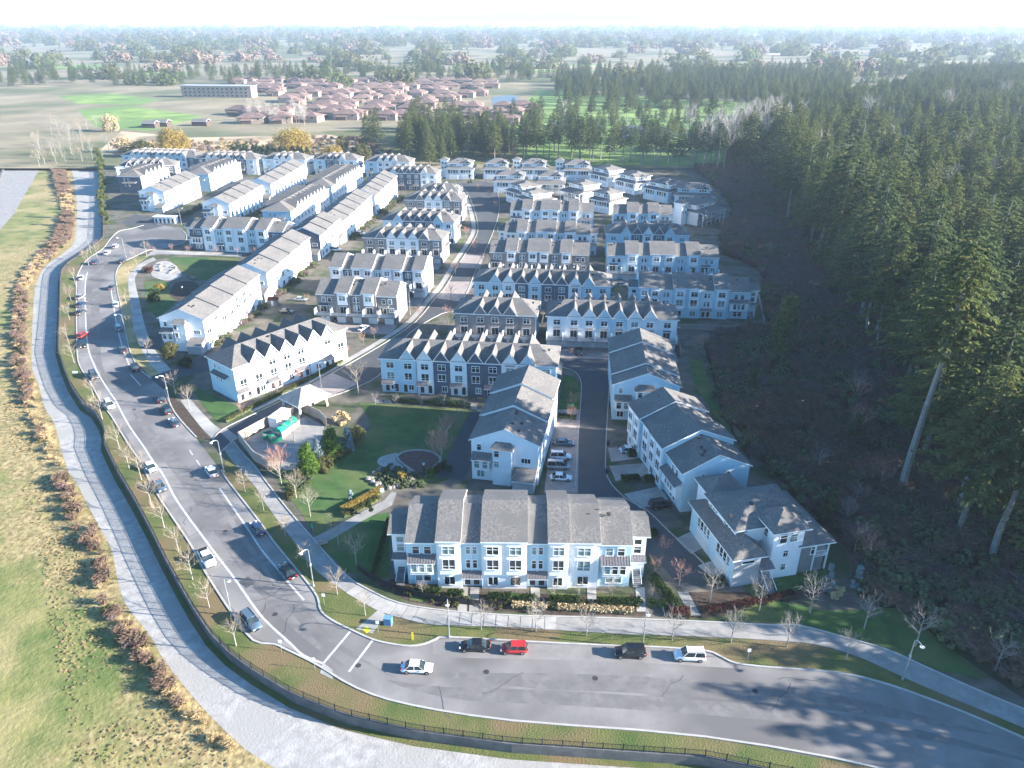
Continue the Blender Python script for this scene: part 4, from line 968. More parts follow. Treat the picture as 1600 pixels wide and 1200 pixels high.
def leafy_mesh(w, h, m, n=900, seed=0, base=0.0, leaf=.3, conic=0.0, name='crown'):
    """a crown of many small leaf faces, clumped"""
    r = random.Random(seed); b = MB(); mi = b.mi(m)
    cl = []
    for i in range(max(6, n//45)):
        t = r.random()**.8; rr = (1-conic*t)*w*.5*math.sqrt(max(.05, 1-(2*t-1)**2 if conic < .3 else 1-t*.55)); a = r.uniform(0,6.28); q = rr*r.uniform(.45,1)
        cl.append((math.cos(a)*q, math.sin(a)*q, base+t*h, w*.17*r.uniform(.7,1.3)))
    for i in range(n):
        cx, cy_, cz, cr = r.choice(cl); d = Vector((r.gauss(0,1), r.gauss(0,1), r.gauss(0,1))).normalized()*cr*r.uniform(.6,1.15)
        p = Vector((cx,cy_,cz))+d*Vector((1,1,.8)).length/1.6
        if p.z < base: p.z = base+abs(p.z-base)*.3
        nrm = (d.normalized()+Vector((r.uniform(-.6,.6),r.uniform(-.6,.6),r.uniform(-.2,.8)))).normalized(); u = nrm.orthogonal().normalized(); u.rotate(Matrix.Rotation(r.uniform(0,6.28),3,nrm)); v = nrm.cross(u); s = leaf*r.uniform(.6,1.3)
        k = len(b.v); b.v += [tuple(p-u*s), tuple(p+v*s*.55), tuple(p+u*s), tuple(p-v*s*.55)]; b.f.append((k,k+1,k+2,k+3)); b.m.append(mi)
    return b.mesh(name)
def twig_bush(w, h, m, n=60, seed=0, name='bush'):
    r = random.Random(seed); b = MB()
    for i in range(n):
        a = r.uniform(0,6.28); q = w*.5*r.uniform(.2,1); z = h*r.uniform(.45,1)
        s = Vector((math.cos(a)*q*.25, math.sin(a)*q*.25, 0)); e = Vector((math.cos(a)*q, math.sin(a)*q, z))
        mid = s.lerp(e,.5)+Vector((r.uniform(-.1,.1)*w, r.uniform(-.1,.1)*w, .1*h)); wd = .045*w*.5
        pv = Vector((-math.sin(a), math.cos(a), 0))*wd
        b.poly([s-pv, s+pv, mid+pv*.8, mid-pv*.8], m); b.poly([mid-pv*.8, mid+pv*.8, e], m)
        for k in range(3):
            f = r.uniform(.3,.9); o = mid.lerp(e, f); aa = r.uniform(0,6.28); t = o+Vector((math.cos(aa)*w*.22, math.sin(aa)*w*.22, h*.16)); pw = Vector((0,0,wd*.9)); b.poly([o-pw, t, o+pw], m)
    return b.mesh(name)
# ---- prototypes
CON = []
for i, (st, spd) in enumerate(((.42,8.2),(.28,9.2),(.16,7.6),(.5,7.2),(.08,8.4),(.34,8.6))):
    CON.append((trunk_mesh(30,.5,.1,'bark_grey' if i in (0,3) else 'bark', RD.uniform(-.01,.015)), conifer_crown(32, st, spd, 'needles' if i % 3 else 'needles_dark', 1.0, 100+i)))
for st, spd, mm, sd in ((.30,8.0,'needles_gold',611),(.22,9.6,'needles_gold',614)):
    CON.append((trunk_mesh(28,.5,.12,'bark_grey',.01), conifer_crown(29 if sd == 611 else 26, st, spd, mm, .9, sd, .25, .5)))
GIANT = (trunk_mesh(48,.8,.15,'bark_grey',.0), conifer_crown(51,.60,8.5,'needles',1.7,777,.3,.5))
YC = [(trunk_mesh(9,.22,.05,'bark'), conifer_crown(10, .05, 2.9, 'needles', .9, 220+i, .2)) for i in range(2)]
BARE = {}
for nm, m, m2 in (('beige','bark_pale','twig_beige'), ('red','bark','twig_red'), ('grey','bark_pale','twig_grey')):
    BARE[nm] = [bare_mesh(7, 2.5, 1.9, m, m2, 300+i+len(nm)*7, 10, 6, 5, 1.05) for i in range(3)]
VASE = bare_mesh(9, 4.2, 1.4, 'bark_pale', 'twig_red', 401, 14, 8, 6, 1.5, 1.2)
TALLB = [bare_mesh(24, 7.5, 7, 'bark_pale', 'twig_white', 410+i, 14, 7, 4, .75, 1.3) for i in range(3)]
def tree(name, meshes, loc, label, cat, group=None, sc=1.0, rz=None, sz=None, lean=None):
    t = thing(name, label, cat, loc, RD.uniform(0,6.28) if rz is None else rz, group)
    s = (sc, sc, sz or sc); t.scale = s
    if lean: t.rotation_euler.y = lean
    link('trunk', meshes[0], t); link('crown', meshes[1], t); return t
# ---- street trees, in lines
def line_trees(pts, kind, where, group, h=(.85,1.1), unit='bare tree', z=0, start='from the bottom'):
    for i, (x, y) in enumerate(pts):
        lab = ORD[i].capitalize()+' '+unit+' '+start+' '+where
        tree('street_tree', BARE[kind][RD.randrange(3)], G(x,y,z), lab.lower(), 'tree', group, RD.uniform(*h))
line_trees([(369,1009),(327,949),(301,906),(279,861),(257,825),(237,791),(221,750),(202,732),(187,702),(160,655),(147,622),(116,567),(107,535),(109,500),(111,470),(118,445),(139,415),(152,402)], 'beige', 'on the left verge above the retaining wall', 'bare trees of the left road verge')
line_trees([(571,962),(527,929),(481,887),(446,839),(412,797),(383,768)], 'beige', 'between the road and the wide footpath', 'bare trees beside the wide footpath', (.7,.9))
line_trees([(752,984),(837,987),(916,994),(1050,1000),(1142,1004),(1229,1011),(1322,1029)], 'grey', 'in the verge below the front row', 'bare trees of the bottom verge', (.8,1.0), start='from the left')
line_trees([(1109,942),(1186,955),(1265,957),(1350,982),(1430,1010),(1555,1047)], 'grey', 'on the grass below the tower house', 'bare trees on the lower right grass', (1.0,1.3), start='from the left')
line_trees([(297,640),(275,617),(232,557),(205,520),(198,478),(204,440),(214,415),(230,402)], 'beige', 'between road and upper footpath', 'bare trees of the right road verge', (.8,1.05))
line_trees([(587,637),(620,639),(660,642),(694,642),(726,645),(717,665)], 'grey', 'along the top edge of the big lawn', 'young trees on the big lawn', (.6,.75), 'young bare tree', start='from the left')
line_trees([(440,757),(463,778),(485,807),(529,852),(557,882)], 'beige', 'down the left edge of the big lawn', 'bare trees at the lawn edge', (.95,1.15), start='from the top')
line_trees([(469,600),(425,618),(400,655),(485,622),(435,652)], 'red', 'along the second street near the pavilion', 'bare trees of the second street', (.55,.7), start='listed')if False else None
line_trees([(380,650),(435,618),(469,600),(540,560),(568,540)], 'red', 'along the second street beside the lone gabled row', 'bare trees of the second street', (.6,.75))
line_trees([(700,505),(705,470),(655,500),(672,470),(712,430),(755,415),(742,395),(728,372),(775,330),(765,312),(748,300)], 'red', 'going up the main street', 'reddish trees of the main street', (.75,1.0), 'reddish bare tree')
line_trees([(660,931),(806,925),(866,935),(904,935),(956,932),(1019,935)], 'beige', 'in the front gardens of the front row', 'small garden trees of the front row', (.4,.55), 'small garden tree', start='from the left')
line_trees([(1022,900),(1061,915),(1037,868),(892,660),(895,640)], 'red', 'along the right lane', 'small trees of the right lane', (.65,.9), 'small reddish tree')
line_trees([(240,400),(270,395),(295,398),(340,402),(372,400),(400,402)], 'red', 'below the blue and white park row', 'small trees of the small park', (.6,.8), 'small reddish tree', start='from the left')
tree('red_twig_tree', VASE, G(690,727), 'round bare tree with reddish twigs beside the kidney-shaped play bed', 'tree', sc=.95)
tree('red_twig_tree', VASE, G(697,690), 'reddish bare tree just behind the one by the play bed', 'tree', sc=.75)
tree('bare_tree', BARE['beige'][0], G(560,615), 'wide bare tree on the corner of the slate gabled row', 'tree', sc=1.35)
tree('bare_tree', BARE['grey'][1], G(460,690), 'bare tree leaning over the fenced yard', 'tree', sc=1.2)
tree('red_twig_tree', VASE, G(438,748), 'red-twigged tree at the lower corner of the fenced yard', 'tree', sc=.8)
tree('bare_tree', BARE['red'][0], G(754,745), 'small reddish tree by the stepped gable end, left of two', 'tree', sc=.75)
tree('bare_tree', BARE['beige'][2], G(772,748), 'small pale tree by the stepped gable end, right of two', 'tree', sc=.75)
tree('bare_tree', BARE['grey'][0], G(1275,745), 'pale bare tree alone in the dark brush below the shaded rows', 'tree', sc=1.25)
tree('bare_tree', BARE['red'][2], G(1090,560), 'reddish bare tree at the fence corner of the shaded garden', 'tree', sc=1.2)
line_trees([(480,475),(585,530),(600,500),(500,520)], 'red', 'by the paved court', 'small trees of the paved courts', (.5,.7), 'small reddish tree')
line_trees([(705,375),(708,345),(700,440),(690,400)], 'beige', 'at the row ends left of the street', 'garden trees at the row ends', (.6,.8), 'small bare tree')
line_trees([(935,360),(938,395),(940,430),(848,520),(850,500)], 'grey', 'in the gap right of the taupe long row', 'garden trees in the gap', (.5,.7), 'small bare tree', start='from the top')
line_trees([(893,556),(915,556),(938,556)], 'red', 'between the right lane garages', 'small trees between the garages', (.35,.45), 'small tree', start='from the left')
# ---- leafy garden trees and shrubs
def shrub(name, label, cat, loc, w, h, m, n=700, leaf=.28, conic=0, group=None, seed=None):
    o = link(name, leafy_mesh(w, h, m, n, seed or RD.randrange(9999), .05, leaf, conic, name), None, loc, label=label, cat=cat, group=group); return o
shrub('evergreen_tree', 'bright green conical evergreen below the fenced yard, larger of two', 'evergreen', G(483,742), 5.2, 7.0, 'leaf_green', 2600, .26, .65)
shrub('evergreen_tree', 'bright green conical evergreen nearer the pavilion', 'evergreen', G(520,712), 5.2, 6.6, 'leaf_green', 2400, .26, .6)
shrub('blue_spruce', 'small blue-grey spruce between the two bright evergreens', 'spruce', G(498,722), 3.0, 5.2, 'leaf_blue', 1200, .22, .75)
shrub('blue_spruce', 'blue-grey spruce right of the bright evergreen by the pavilion', 'spruce', G(545,702), 3.0, 5.0, 'leaf_blue', 1200, .22, .75)
shrub('garden_shrub', 'round green shrub below the blue spruce', 'shrub', G(508,735), 3.4, 3.0, 'leaf_olive', 900)
shrub('garden_shrub', 'orange-brown shrub right beside the pavilion', 'shrub', G(533,662), 3.6, 3.0, 'brush_tan', 700)
shrub('garden_shrub', 'large dull green shrub at the lawn corner by the pavilion', 'shrub', G(557,690), 4.6, 3.2, 'leaf_olive', 1100)
shrub('garden_shrub', 'golden shrub between evergreen and lawn edge', 'shrub', G(530,712), 2.6, 1.6, 'leaf_yellow', 500)
shrub('garden_shrub', 'dark green shrub at the bottom tip of the yard bed', 'shrub', G(455,775), 2.4, 1.4, 'leaf_olive', 400)
shrub('garden_shrub', 'yellow shrub in the middle of the rock garden', 'shrub', G(628,748), 2.4, 1.4, 'leaf_yellow', 500)
shrub('garden_shrub', 'bright yellow-green shrub below the play bed', 'shrub', G(672,742), 2.2, 1.5, 'leaf_green', 450)
shrub('garden_shrub', 'green shrub under the red-twigged tree', 'shrub', G(692,737), 3.2, 1.8, 'leaf_hedge', 600)
shrub('blue_spruce', 'tiny pale blue spruce at the end of the golden hedge', 'spruce', G(549,783), 1.5, 2.6, 'leaf_blue', 700, .18, .8)
shrub('blue_spruce', 'dark blue-green spruce on the path left of the front row', 'spruce', G(578,806), 1.9, 4.2, 'leaf_hedge', 700, .2, .75)
shrub('blue_spruce', 'blue spruce below the tower house balcony, left of two', 'spruce', G(1292,925), 2.2, 5.5, 'leaf_blue', 700, .24, .75)
shrub('blue_spruce', 'blue spruce below the tower house balcony, right of two', 'spruce', G(1335,925), 2.2, 5.2, 'leaf_blue', 700, .24, .75)
shrub('garden_shrub', 'orange leafed shrub between the two blue spruces', 'shrub', G(1308,935), 2.4, 2.2, 'brush_tan', 400)
shrub('garden_shrub', 'silvery olive tree at the near end of the park diagonal row', 'shrub', G(268,560), 4.6, 4.2, 'leaf_olive', 1500)
shrub('garden_shrub', 'dark shrub beside the entry lane of the lone gabled row', 'shrub', G(290,572), 4.0, 2.2, 'leaf_hedge', 800)
shrub('garden_shrub', 'golden shrub left of the small park bed', 'shrub', G(250,455), 3.6, 2.2, 'leaf_yellow', 600)
shrub('garden_shrub', 'dark green shrub below the white rock plaza', 'shrub', G(242,470), 5.0, 3.5, 'leaf_hedge', 1000)
shrub('garden_shrub', 'red leafed shrub beside the small park path', 'shrub', G(232,425), 3.6, 2.0, 'leaf_red', 500)
shrub('dark_conifer', 'lone dark green conifer in the brush right of the fenced garden', 'conifer', G(1218,560), 9, 17, 'needles', 3600, .55, .7)
shrub('dark_conifer', 'small dark conifer by the house wall behind the far duplex pair', 'conifer', G(734,288), 3, 5.5, 'leaf_hedge', 500, .3, .7)
def hedge(name, label, pts, w, h, m, n_per=90, leaf=.18, group=None, cat='hedge', z=0):
    b = MB(); mi = b.mi(m); r = RD
    for i in range(len(pts)-1):
        a, c = pts[i], pts[i+1]; L = (c-a).length; t = (c-a).normalized(); nv = Vector((-t.y, t.x, 0))
        for k in range(int(L*n_per*w)):
            s = r.random()*L; d = r.uniform(-1,1)*w/2; zz = h*(r.random()**.4)*(1-.15*abs(d)/w)
            if abs(d) < w*.38 and zz < h*.8: zz = h*r.uniform(.82,1.06)
            p = a+t*s+nv*d; p = Vector((p.x, p.y, z+zz)); n_ = Vector((r.uniform(-1,1), r.uniform(-1,1), r.uniform(.1,1))).normalized(); u = n_.orthogonal().normalized(); v = n_.cross(u); q = leaf*r.uniform(.6,1.3)
            j = len(b.v); b.v += [tuple(p-u*q), tuple(p+v*q*.6), tuple(p+u*q), tuple(p-v*q*.6)]; b.f.append((j,j+1,j+2,j+3)); b.m.append(mi)
        core = MB()
        x = [a+nv*w*.36, a-nv*w*.36, c-nv*w*.36, c+nv*w*.36]
        b.poly([(p.x,p.y,z+h*.72) for p in x], 'brush_green')
        for e in range(4): p, q_ = x[e], x[(e+1)%4]; b.poly([(p.x,p.y,z),(q_.x,q_.y,z),(q_.x,q_.y,z+h*.72),(p.x,p.y,z+h*.72)], 'brush_green')
    return b.obj(name, label=label, cat=cat, group=group)
hedge('golden_hedge', 'long golden yellow hedge along the path left of the front row', GL([(535,800),(560,787),(585,774),(598,768)]), 1.7, 1.0, 'leaf_yellow', 150, .16)
hedge('brown_hedge', 'brown hedge below the golden one beside the path', GL([(536,808),(563,795),(592,779)]), 1.5, .8, 'leaf_olive')
hedge('clipped_hedge', 'clipped dark hedge left of the front row stairs', GL([(583,905),(600,845),(608,815)]), .8, 1.2, 'leaf_hedge')
for k, (a, b_) in enumerate((((655,925),(690,928)), ((700,931),(725,932)), ((762,935),(800,936)), ((812,938),(835,938)), ((858,940),(905,941)), ((932,943),(1000,944)), ((1012,946),(1040,948)))):
    hedge('clipped_hedge', ORD[k]+' clipped green hedge from the left in front of the front row', GL([a, b_]), 1.2, 1.1, 'leaf_hedge', group='front garden hedges')
hedge('brush_hedge', 'brown shrub border below the fence of the front row, left piece', GL([(800,948),(855,950)]), 1.3, .7, 'brush_tan')
hedge('brush_hedge', 'brown shrub border below the fence of the front row, right piece', GL([(870,951),(935,954),(990,957)]), 1.3, .7, 'brush_tan')
hedge('red_hedge', 'small red leafed border left of the narrow lane path', GL([(1045,957),(1078,960)]), 2.2, .9, 'leaf_red')
hedge('red_hedge', 'long red leafed border below the tower house', GL([(1100,955),(1150,948),(1200,938),(1240,928)]), 1.5, .6, 'leaf_red')
hedge('clipped_hedge', 'dark hedge strip between right lane and front gardens', GL([(1018,905),(1040,930),(1058,955)]), 1.6, 1.3, 'leaf_hedge')
hedge('clipped_hedge', 'dark hedge under the windows of the big lawn gabled row', GL([(612,628),(690,634),(735,637)]), 1.3, 1.0, 'leaf_hedge')
hedge('clipped_hedge', 'low hedge along the second street below the lone gabled row', GL([(352,660),(400,635),(450,610),(500,585),(535,565)]), 1.2, .8, 'leaf_olive')
hedge('clipped_hedge', 'hedge beside the top of the right lane driveway end', GL([(870,652),(900,655)]), 1.2, 1.0, 'leaf_hedge')
for k, (x, y) in enumerate(((995,712),(985,752),(1020,752),(1118,912),(1012,838))):
    hedge('clipped_hedge', ORD[k]+' dark block hedge between the driveways of the right lane', GL([(x-14,y),(x+14,y-2)]), 2.0, 1.1, 'leaf_hedge', group='driveway hedges of the right lane')
far_h = GL([(366,243),(400,244),(440,246),(487,250)])
for k, p in enumerate(resample(far_h, 4.6)):
    link('hedge_conifer', shared('hc', lambda: leafy_mesh(6.5, 8.5, 'needles_dark', 420, 5, .1, .55, .6, 'hedge_conifer')), None, p+Vector((RD.uniform(-1,1),RD.uniform(-1,1),0)), RD.uniform(0,6), RD.uniform(.8,1.15), 'dark conical conifer of the dense hedge row behind the far gabled rows', 'conifer', 'dark hedge row behind the far gabled rows')
# orange willows and the round yellow tree
for lab, px, w_, h_, m, n in (('large golden orange willow behind the far gabled rows, left', (272,240), 22, 15, 'leaf_yellow', 3400), ('golden orange willow right of the dark hedge row', (460,238), 26, 14, 'leaf_yellow', 3400), ('round yellow-green tree behind the far gabled rows', (566,254), 13, 10, 'leaf_olive', 1900), ('small orange tree between willow and round tree', (536,232), 10, 8, 'leaf_yellow', 900), ('low orange bush left of the round tree', (520,246), 13, 6, 'leaf_yellow', 900), ('olive bushy tree left of the large willow', (225,245), 16, 9, 'leaf_olive', 1500), ('brown bare thicket at the far left estate corner', (195,238), 16, 9, 'brush_tan', 1500), ('autumn tree at the far top left field corner', (175,205), 14, 12, 'brush_tan', 1200)):
    shrub('willow_tree' if 'willow' in lab else 'round_tree', lab, 'tree', G(*px), w_, h_, m, n, .75)
# ---- forest
def forest_tree(x, y, s, v, label, cat='conifer', group='tall conifers of the forest', sz=None, lean=None):
    return tree('forest_conifer', CON[v], (x, y, 0), label, cat, group, s, sz=sz, lean=lean)
edge = [(FE[i].x, FE[i].y) for i in range(len(FE))]
POLY = edge[:1] + edge[1:] + [(108,70), (150,30), (330,60), (520,300), (560,620), (330,640), (200,560), (130,470)]
placed = []
def ok(x, y, d): return all((x-a)**2+(y-b)**2 > d*d for a, b in placed)
for lab, px, s, v, ln_ in (('very tall conifer with a long pale bare trunk leaning right, in front of the forest', (1405,775), 1.28, 3, .05), ('tall conifer with a thin bare trunk left of the tallest one', (1420,637), 1.05, 0, .03),
    ('bare-trunked conifer at the forest edge, left of a close pair', (1352,524), 1.0, 0, .04), ('bare-trunked conifer at the forest edge, right of a close pair', (1365,532), 1.05, 3, .04), ('slender bare-trunked conifer on the upper forest edge', (1228,350), 1.0, 3, .02), ('slender bare-trunked conifer beside the upper edge one', (1238,343), .95, 0, .02),
    ('broad bright-topped conifer at the right edge of the photo', (1600,700), 1.15, 1, 0), ('pale ivy-clad trunk conifer behind the tallest one', (1520,735), .9, 2, .03)):
    p = G(*px); placed.append((p.x, p.y)); 
    if 'very tall' in lab: tree('forest_conifer', GIANT, (p.x,p.y,0), lab, 'conifer', None, 1.0, lean=.03, rz=0)
    else: forest_tree(p.x, p.y, s, v, lab, group=None, lean=ln_)
cnt = 0; tries = 0
E0 = Vector((0,0,0))
cand = []
for q in resample(FE[1:], 8.5):
    for dx in (3, 13):
        x, y = q.x+dx+RD.uniform(-2,3), q.y+RD.uniform(-3,3)
        if ok(x, y, 6): placed.append((x, y)); cand.append((x, y)); cnt += 1
while cnt < 285 and tries < 20000:
    tries += 1
    y = 60+ (RD.random()**1.15)*470; x = RD.uniform(70, 32+y*.66)
    if not inside(POLY, x, y) or not ok(x, y, 7.8 if y < 260 else 10): continue
    placed.append((x, y)); cnt += 1; cand.append((x, y))
for x, y in cand:
    near_edge = min((x-a)**2+(y-b)**2 for a, b in edge) < 14*14
    v = RD.choice((0,3,5)) if near_edge else RD.choice((0,1,1,2,2,4,4,5,6,6,7,7))
    s = RD.uniform(1.12,1.42) if near_edge else RD.uniform(.9,1.3)
    if y < 102: s = RD.uniform(.7,.9)
    shape = ('bare-stemmed','half-bare','full-crowned','long-trunked','low-skirted','slender','golden-green','broad golden-green')[v]
    zone = 'behind the tallest conifer' if y < 135 else ('right of the shaded rows' if y < 230 else ('level with the main street rows' if y < 330 else ('right of the far duplexes' if y < 430 else 'at the far end of the forest')))
    forest_tree(x, y, s, v, ('edge ' if near_edge else 'inner ')+shape+' forest conifer '+zone, sz=s*RD.uniform(.9,1.12))
# off-frame part of the forest whose shade crosses the lower right
for x, y, _z in pts_in([(100,90),(99,62),(112,48),(150,46),(180,70),(160,97)], 62, 0, 5.5): forest_tree(x, y, RD.uniform(.66,.9), RD.choice((1,2,5)), 'conifer of the forest beyond the lower right corner of the photo')
# the rest of the forest, as one mass
protoC = [proto(c[1], 'crown_mass') for c in CON]
far_poly = [(130,470),(330,640),(560,620),(520,300),(620,420),(900,800),(1000,1300),(700,1300),(420,900),(240,760)]
sidep = [(104,95),(320,60),(640,400),(560,620),(380,560),(330,520),(250,380),(180,250),(120,160)]
sidep = [q for q in pts_in(sidep, 900, 0, 0) if q[0] > 40+q[1]*.66]
fp = [p for p in pts_in(far_poly, 5200, 0)]+sidep
scatter('far_forest', protoC, fp, [RD.uniform(.6,.95) for _ in fp], [RD.uniform(0,6.28) for _ in fp], [RD.randrange(6) for _ in fp], 'far dense evergreen forest fading at the upper right', 'forest')
bp = [tuple(G(x,y).xy) for x, y in ((870,166),(1310,176),(1330,140),(1280,118),(870,128))]
fp = pts_in(bp, 900); scatter('forest_band', protoC, fp, [RD.uniform(.5,.8) for _ in fp], [RD.uniform(0,6.28) for _ in fp], [RD.randrange(6) for _ in fp], 'dark forest band beyond the golf course', 'forest')
FW = [proto(leafy_mesh(46,13,'leaf_olive',420,31,.1,2.6),'w1'), proto(leafy_mesh(38,12,'needles',420,32,.1,2.4),'w2'), proto(leafy_mesh(40,11,'brush_brown',380,33,.1,2.4),'w3')]
fp = pts_in([(-2600,1150),(3600,1150),(7000,8500),(-7000,8500)], 3200); scatter('far_woodland', FW, fp, [RD.uniform(.6,1.5)*(1+p[1]/6000) for p in fp], [RD.uniform(0,6) for _ in fp], [RD.choice((0,1,1,2)) for _ in fp], 'merged woodland and hedges across the distant plain', 'woodland')
for nm_, poly, n in (('far_woodland', [(-2500,1500),(3500,1300),(5200,6500),(-5200,6500)], 900), ('far_tree_belt', [(-900,1120),(200,1250),(900,1250),(900,1500),(-900,1350)], 500)):
    fp = pts_in(poly, n, 0); scatter(nm_, protoC[1:5], fp, [RD.uniform(.5,.9) for _ in fp], [RD.uniform(0,6.28) for _ in fp], [RD.randrange(4) for _ in fp], 'distant mixed woodland along the horizon' if n > 600 else 'distant dark belt of trees beyond the golf course', 'woodland')
# tall bare trees among the forest top
for i, px in enumerate(((1105,240),(1135,235),(1160,238),(1180,240),(1195,228),(1215,240),(1290,260),(1150,215),(1175,205),(1075,225),(1120,226),(1142,244),(1170,232),(1188,252),(1205,215),(1225,250),(1100,262),(1130,268),(1265,300),(1320,372),(1385,300),(1540,330),(1340,262),(1420,250),(1480,300),(1300,330),(1450,370),(1350,215),(1250,215),(1530,250),(1400,420),(1580,380),(1470,200),(1340,160),(1560,180))):
    p = G(*px); tree('tall_bare_tree', TALLB[i % 3], p, 'tall pale leafless tree among the conifers right of the golf green', 'tree', 'pale leafless trees by the golf green', RD.uniform(1.25,1.65))
for i, px in enumerate(((862,232),(885,205),(880,190),(840,210))):
    tree('tall_bare_tree', TALLB[i % 3], G(*px), ('wide pale leafless tree in front of the golf ponds, ' + ('nearest', 'second', 'third', 'leftmost')[i]), 'tree', None, RD.uniform(.8,1.0))
for i in range(26):
    px = (RD.uniform(1110,1400), RD.uniform(400,930)); x_, y_ = G(*px).xy
    if px[0] > 1130+(px[1]-400)*.42 and (px[0] < 1290+(px[1]-400)*.25):
        tree('brush_tree', (BARE['grey']+BARE['red'])[RD.randrange(6)], G(*px), 'small leafless tree in the brush, '+('beside the shaded deck row' if px[1] < 500 else ('below the lone green conifer' if px[1] < 640 else ('right of the lane rows' if px[1] < 760 else 'right of the tower house'))), 'tree', 'leafless trees in the brush', RD.uniform(.8,1.5))
for i, px in enumerate(((1205,590),(1170,620),(1330,700),(1300,470),(1255,380),(1290,820))):
    shrub('brush_conifer', ORD[i]+' small dark young conifer scattered in the brush', 'conifer', G(*px), 4.5, 7.5, 'needles_dark', 900, .42, .7)
# line of dark trees between houses and golf course
row = [(806,250),(822,246),(838,250),(858,247),(872,250),(893,247),(905,255),(921,252),(938,249),(952,258),(973,256),(985,252),(1003,262),(1020,258),(1042,262),(1060,266),(1078,262),(1098,268),(1120,270),(795,240),(830,232),(866,236),(917,238),(960,240),(1010,245),(1088,250),(1110,255),(1140,262),(1160,262)]+[(RD.uniform(760,1180),RD.uniform(228,258)) for _ in range(26)]+[(RD.uniform(800,1150),RD.uniform(185,228)) for _ in range(22)]
for px in row:
    wh = 'above the end of the main street' if px[0] < 800 else ('above the third far duplex' if px[0] < 865 else ('above the fourth far duplex' if px[0] < 925 else ('above the duplex nearest the golf green' if px[0] < 1000 else ('between golf green and balcony duplex' if px[0] < 1070 else 'beside the pale leafless trees'))))
    tree('pine_tree', CON[RD.choice((0,3,5,0))], G(*px), 'slim dark pine '+wh+(', golf side' if px[1] < 235 else ', house side'), 'pine', 'pines between duplexes and golf course', RD.uniform(.6,.95))
for px in ((640,245),(655,238),(668,252),(680,246),(695,240),(706,250),(715,238),(662,228),(685,225),(700,226),(645,222),(722,226),(628,240),(712,215),(735,222),(748,232),(757,240),(763,224),(778,236),(788,246),(742,245),(575,232),(590,225),(582,218),(692,258),(672,260))+tuple((RD.uniform(628,725),RD.uniform(200,256)) for _ in range(34))+tuple((RD.uniform(725,840),RD.uniform(215,250)) for _ in range(16)):
    tree('clump_conifer', CON[RD.choice((1,2,4,4,2))], G(*px), 'dark conifer of the dense clump '+('left of the main street end, ' if px[0] < 650 else ('just behind the dark-roofed block, ' if px[0] < 690 else ('above the corner tower duplex, ' if px[0] < 740 else 'above the second far duplex, ')))+('upper side' if px[1] < 225 else ('middle' if px[1] < 240 else 'lower side')), 'conifer', 'dark conifer clump behind the estate', RD.uniform(.6,.92))
for px in [(RD.uniform(860,1110), RD.uniform(170,192)) for _ in range(45)]+[(RD.uniform(820,1090), RD.uniform(196,236)) for _ in range(45)]:
    tree('golf_conifer', CON[RD.choice((2,4,5))], G(*px), 'small conifer scattered on the golf course around the ponds', 'conifer', 'conifers on the golf course', RD.uniform(.3,.55))
for px in [(RD.uniform(385,480), RD.uniform(178,198)) for _ in range(26)]:
    tree('poplar_tree', TALLB[RD.randrange(3)], G(*px), 'pale bare tree of the stand in front of the dark far houses', 'tree', 'bare stand before the far houses', RD.uniform(.5,.8))
for px in [(RD.uniform(60,175), RD.uniform(190,262)) for _ in range(36)]:
    tree('thicket_tree', (BARE['grey']+BARE['beige'])[RD.randrange(6)], G(*px), 'bare tree of the thicket around the gravel lot at the upper left', 'tree', 'bare thicket at the upper left', RD.uniform(1.2,2.2))
# tall screen of conifers along the upper gravel path
for k, px in enumerate(((161,262),(160,275),(162,288),(163,300),(164,312),(165,325),(163,338),(166,350),(158,256),(152,250))):
    p = G(*px, 0); link('screen_cedar', shared('cedar', lambda: leafy_mesh(4.2, 10, 'needles', 700, 6, .1, .42, .6, 'screen_cedar')), None, p, RD.uniform(0,6), (1,1,RD.uniform(.8,1.25)), ORD[k]+' dark cedar from the top of the screen beside the gravel path', 'cedar', 'cedar screen beside the gravel path')
# ---- brush (nobody could count it)
PB = [proto(twig_bush(3.2,2.4,'brush_brown',60,1),'b1'), proto(twig_bush(3.4,2.2,'brush_purple',60,2),'b2'), proto(leafy_mesh(3.4,2.0,'brush_green',260,3,0,.32),'b3'), proto(twig_bush(2.6,1.6,'brush_tan',60,4),'b4'), proto(leafy_mesh(2.6,1.5,'leaf_olive',220,5,0,.28),'b5')]
def brush(name, poly, n, z, w, label, s=(.7,1.5), cat='shrubbery'):
    fp = pts_in(poly, n, z); ks = []
    for p in fp:
        # patches of one kind
        q = (math.sin(p[0]*.09+1.3)+math.cos(p[1]*.075+p[0]*.03))
        ks.append(w[0] if q > .7 and RD.random() < .75 else (w[1] if q < -.6 and RD.random() < .75 else RD.choice(w)))
    return scatter(name, PB, fp, [RD.uniform(*s) for _ in fp], [RD.uniform(0,6.28) for _ in fp], ks, label, cat)
gp = lambda L, z=0: [tuple(G(x, y, z).xy) for x, y in L]
brush('undergrowth', gp([(1085,262),(1130,300),(1150,330),(1128,365),(1126,395),(1192,425),(1204,515),(1105,528),(1130,640),(1170,705),(1215,745),(1320,850),(1350,920),(1440,985),(1530,1045),(1640,1100),(1700,900),(1500,760),(1440,640),(1380,520),(1290,400),(1240,330),(1210,262)]), 5200, 0, [0,1,2,1,2,0,2], 'tangled brown and purple brush between the houses and the forest', (.7,1.7))
brush('forest_undergrowth', [(e[0]+4, e[1]) for e in edge[::-1]]+[(180,420),(300,500),(300,200),(200,60),(108,60)], 2500, 0, [1,2,2,0], 'shaded undergrowth beneath the forest trees', (.8,1.6))
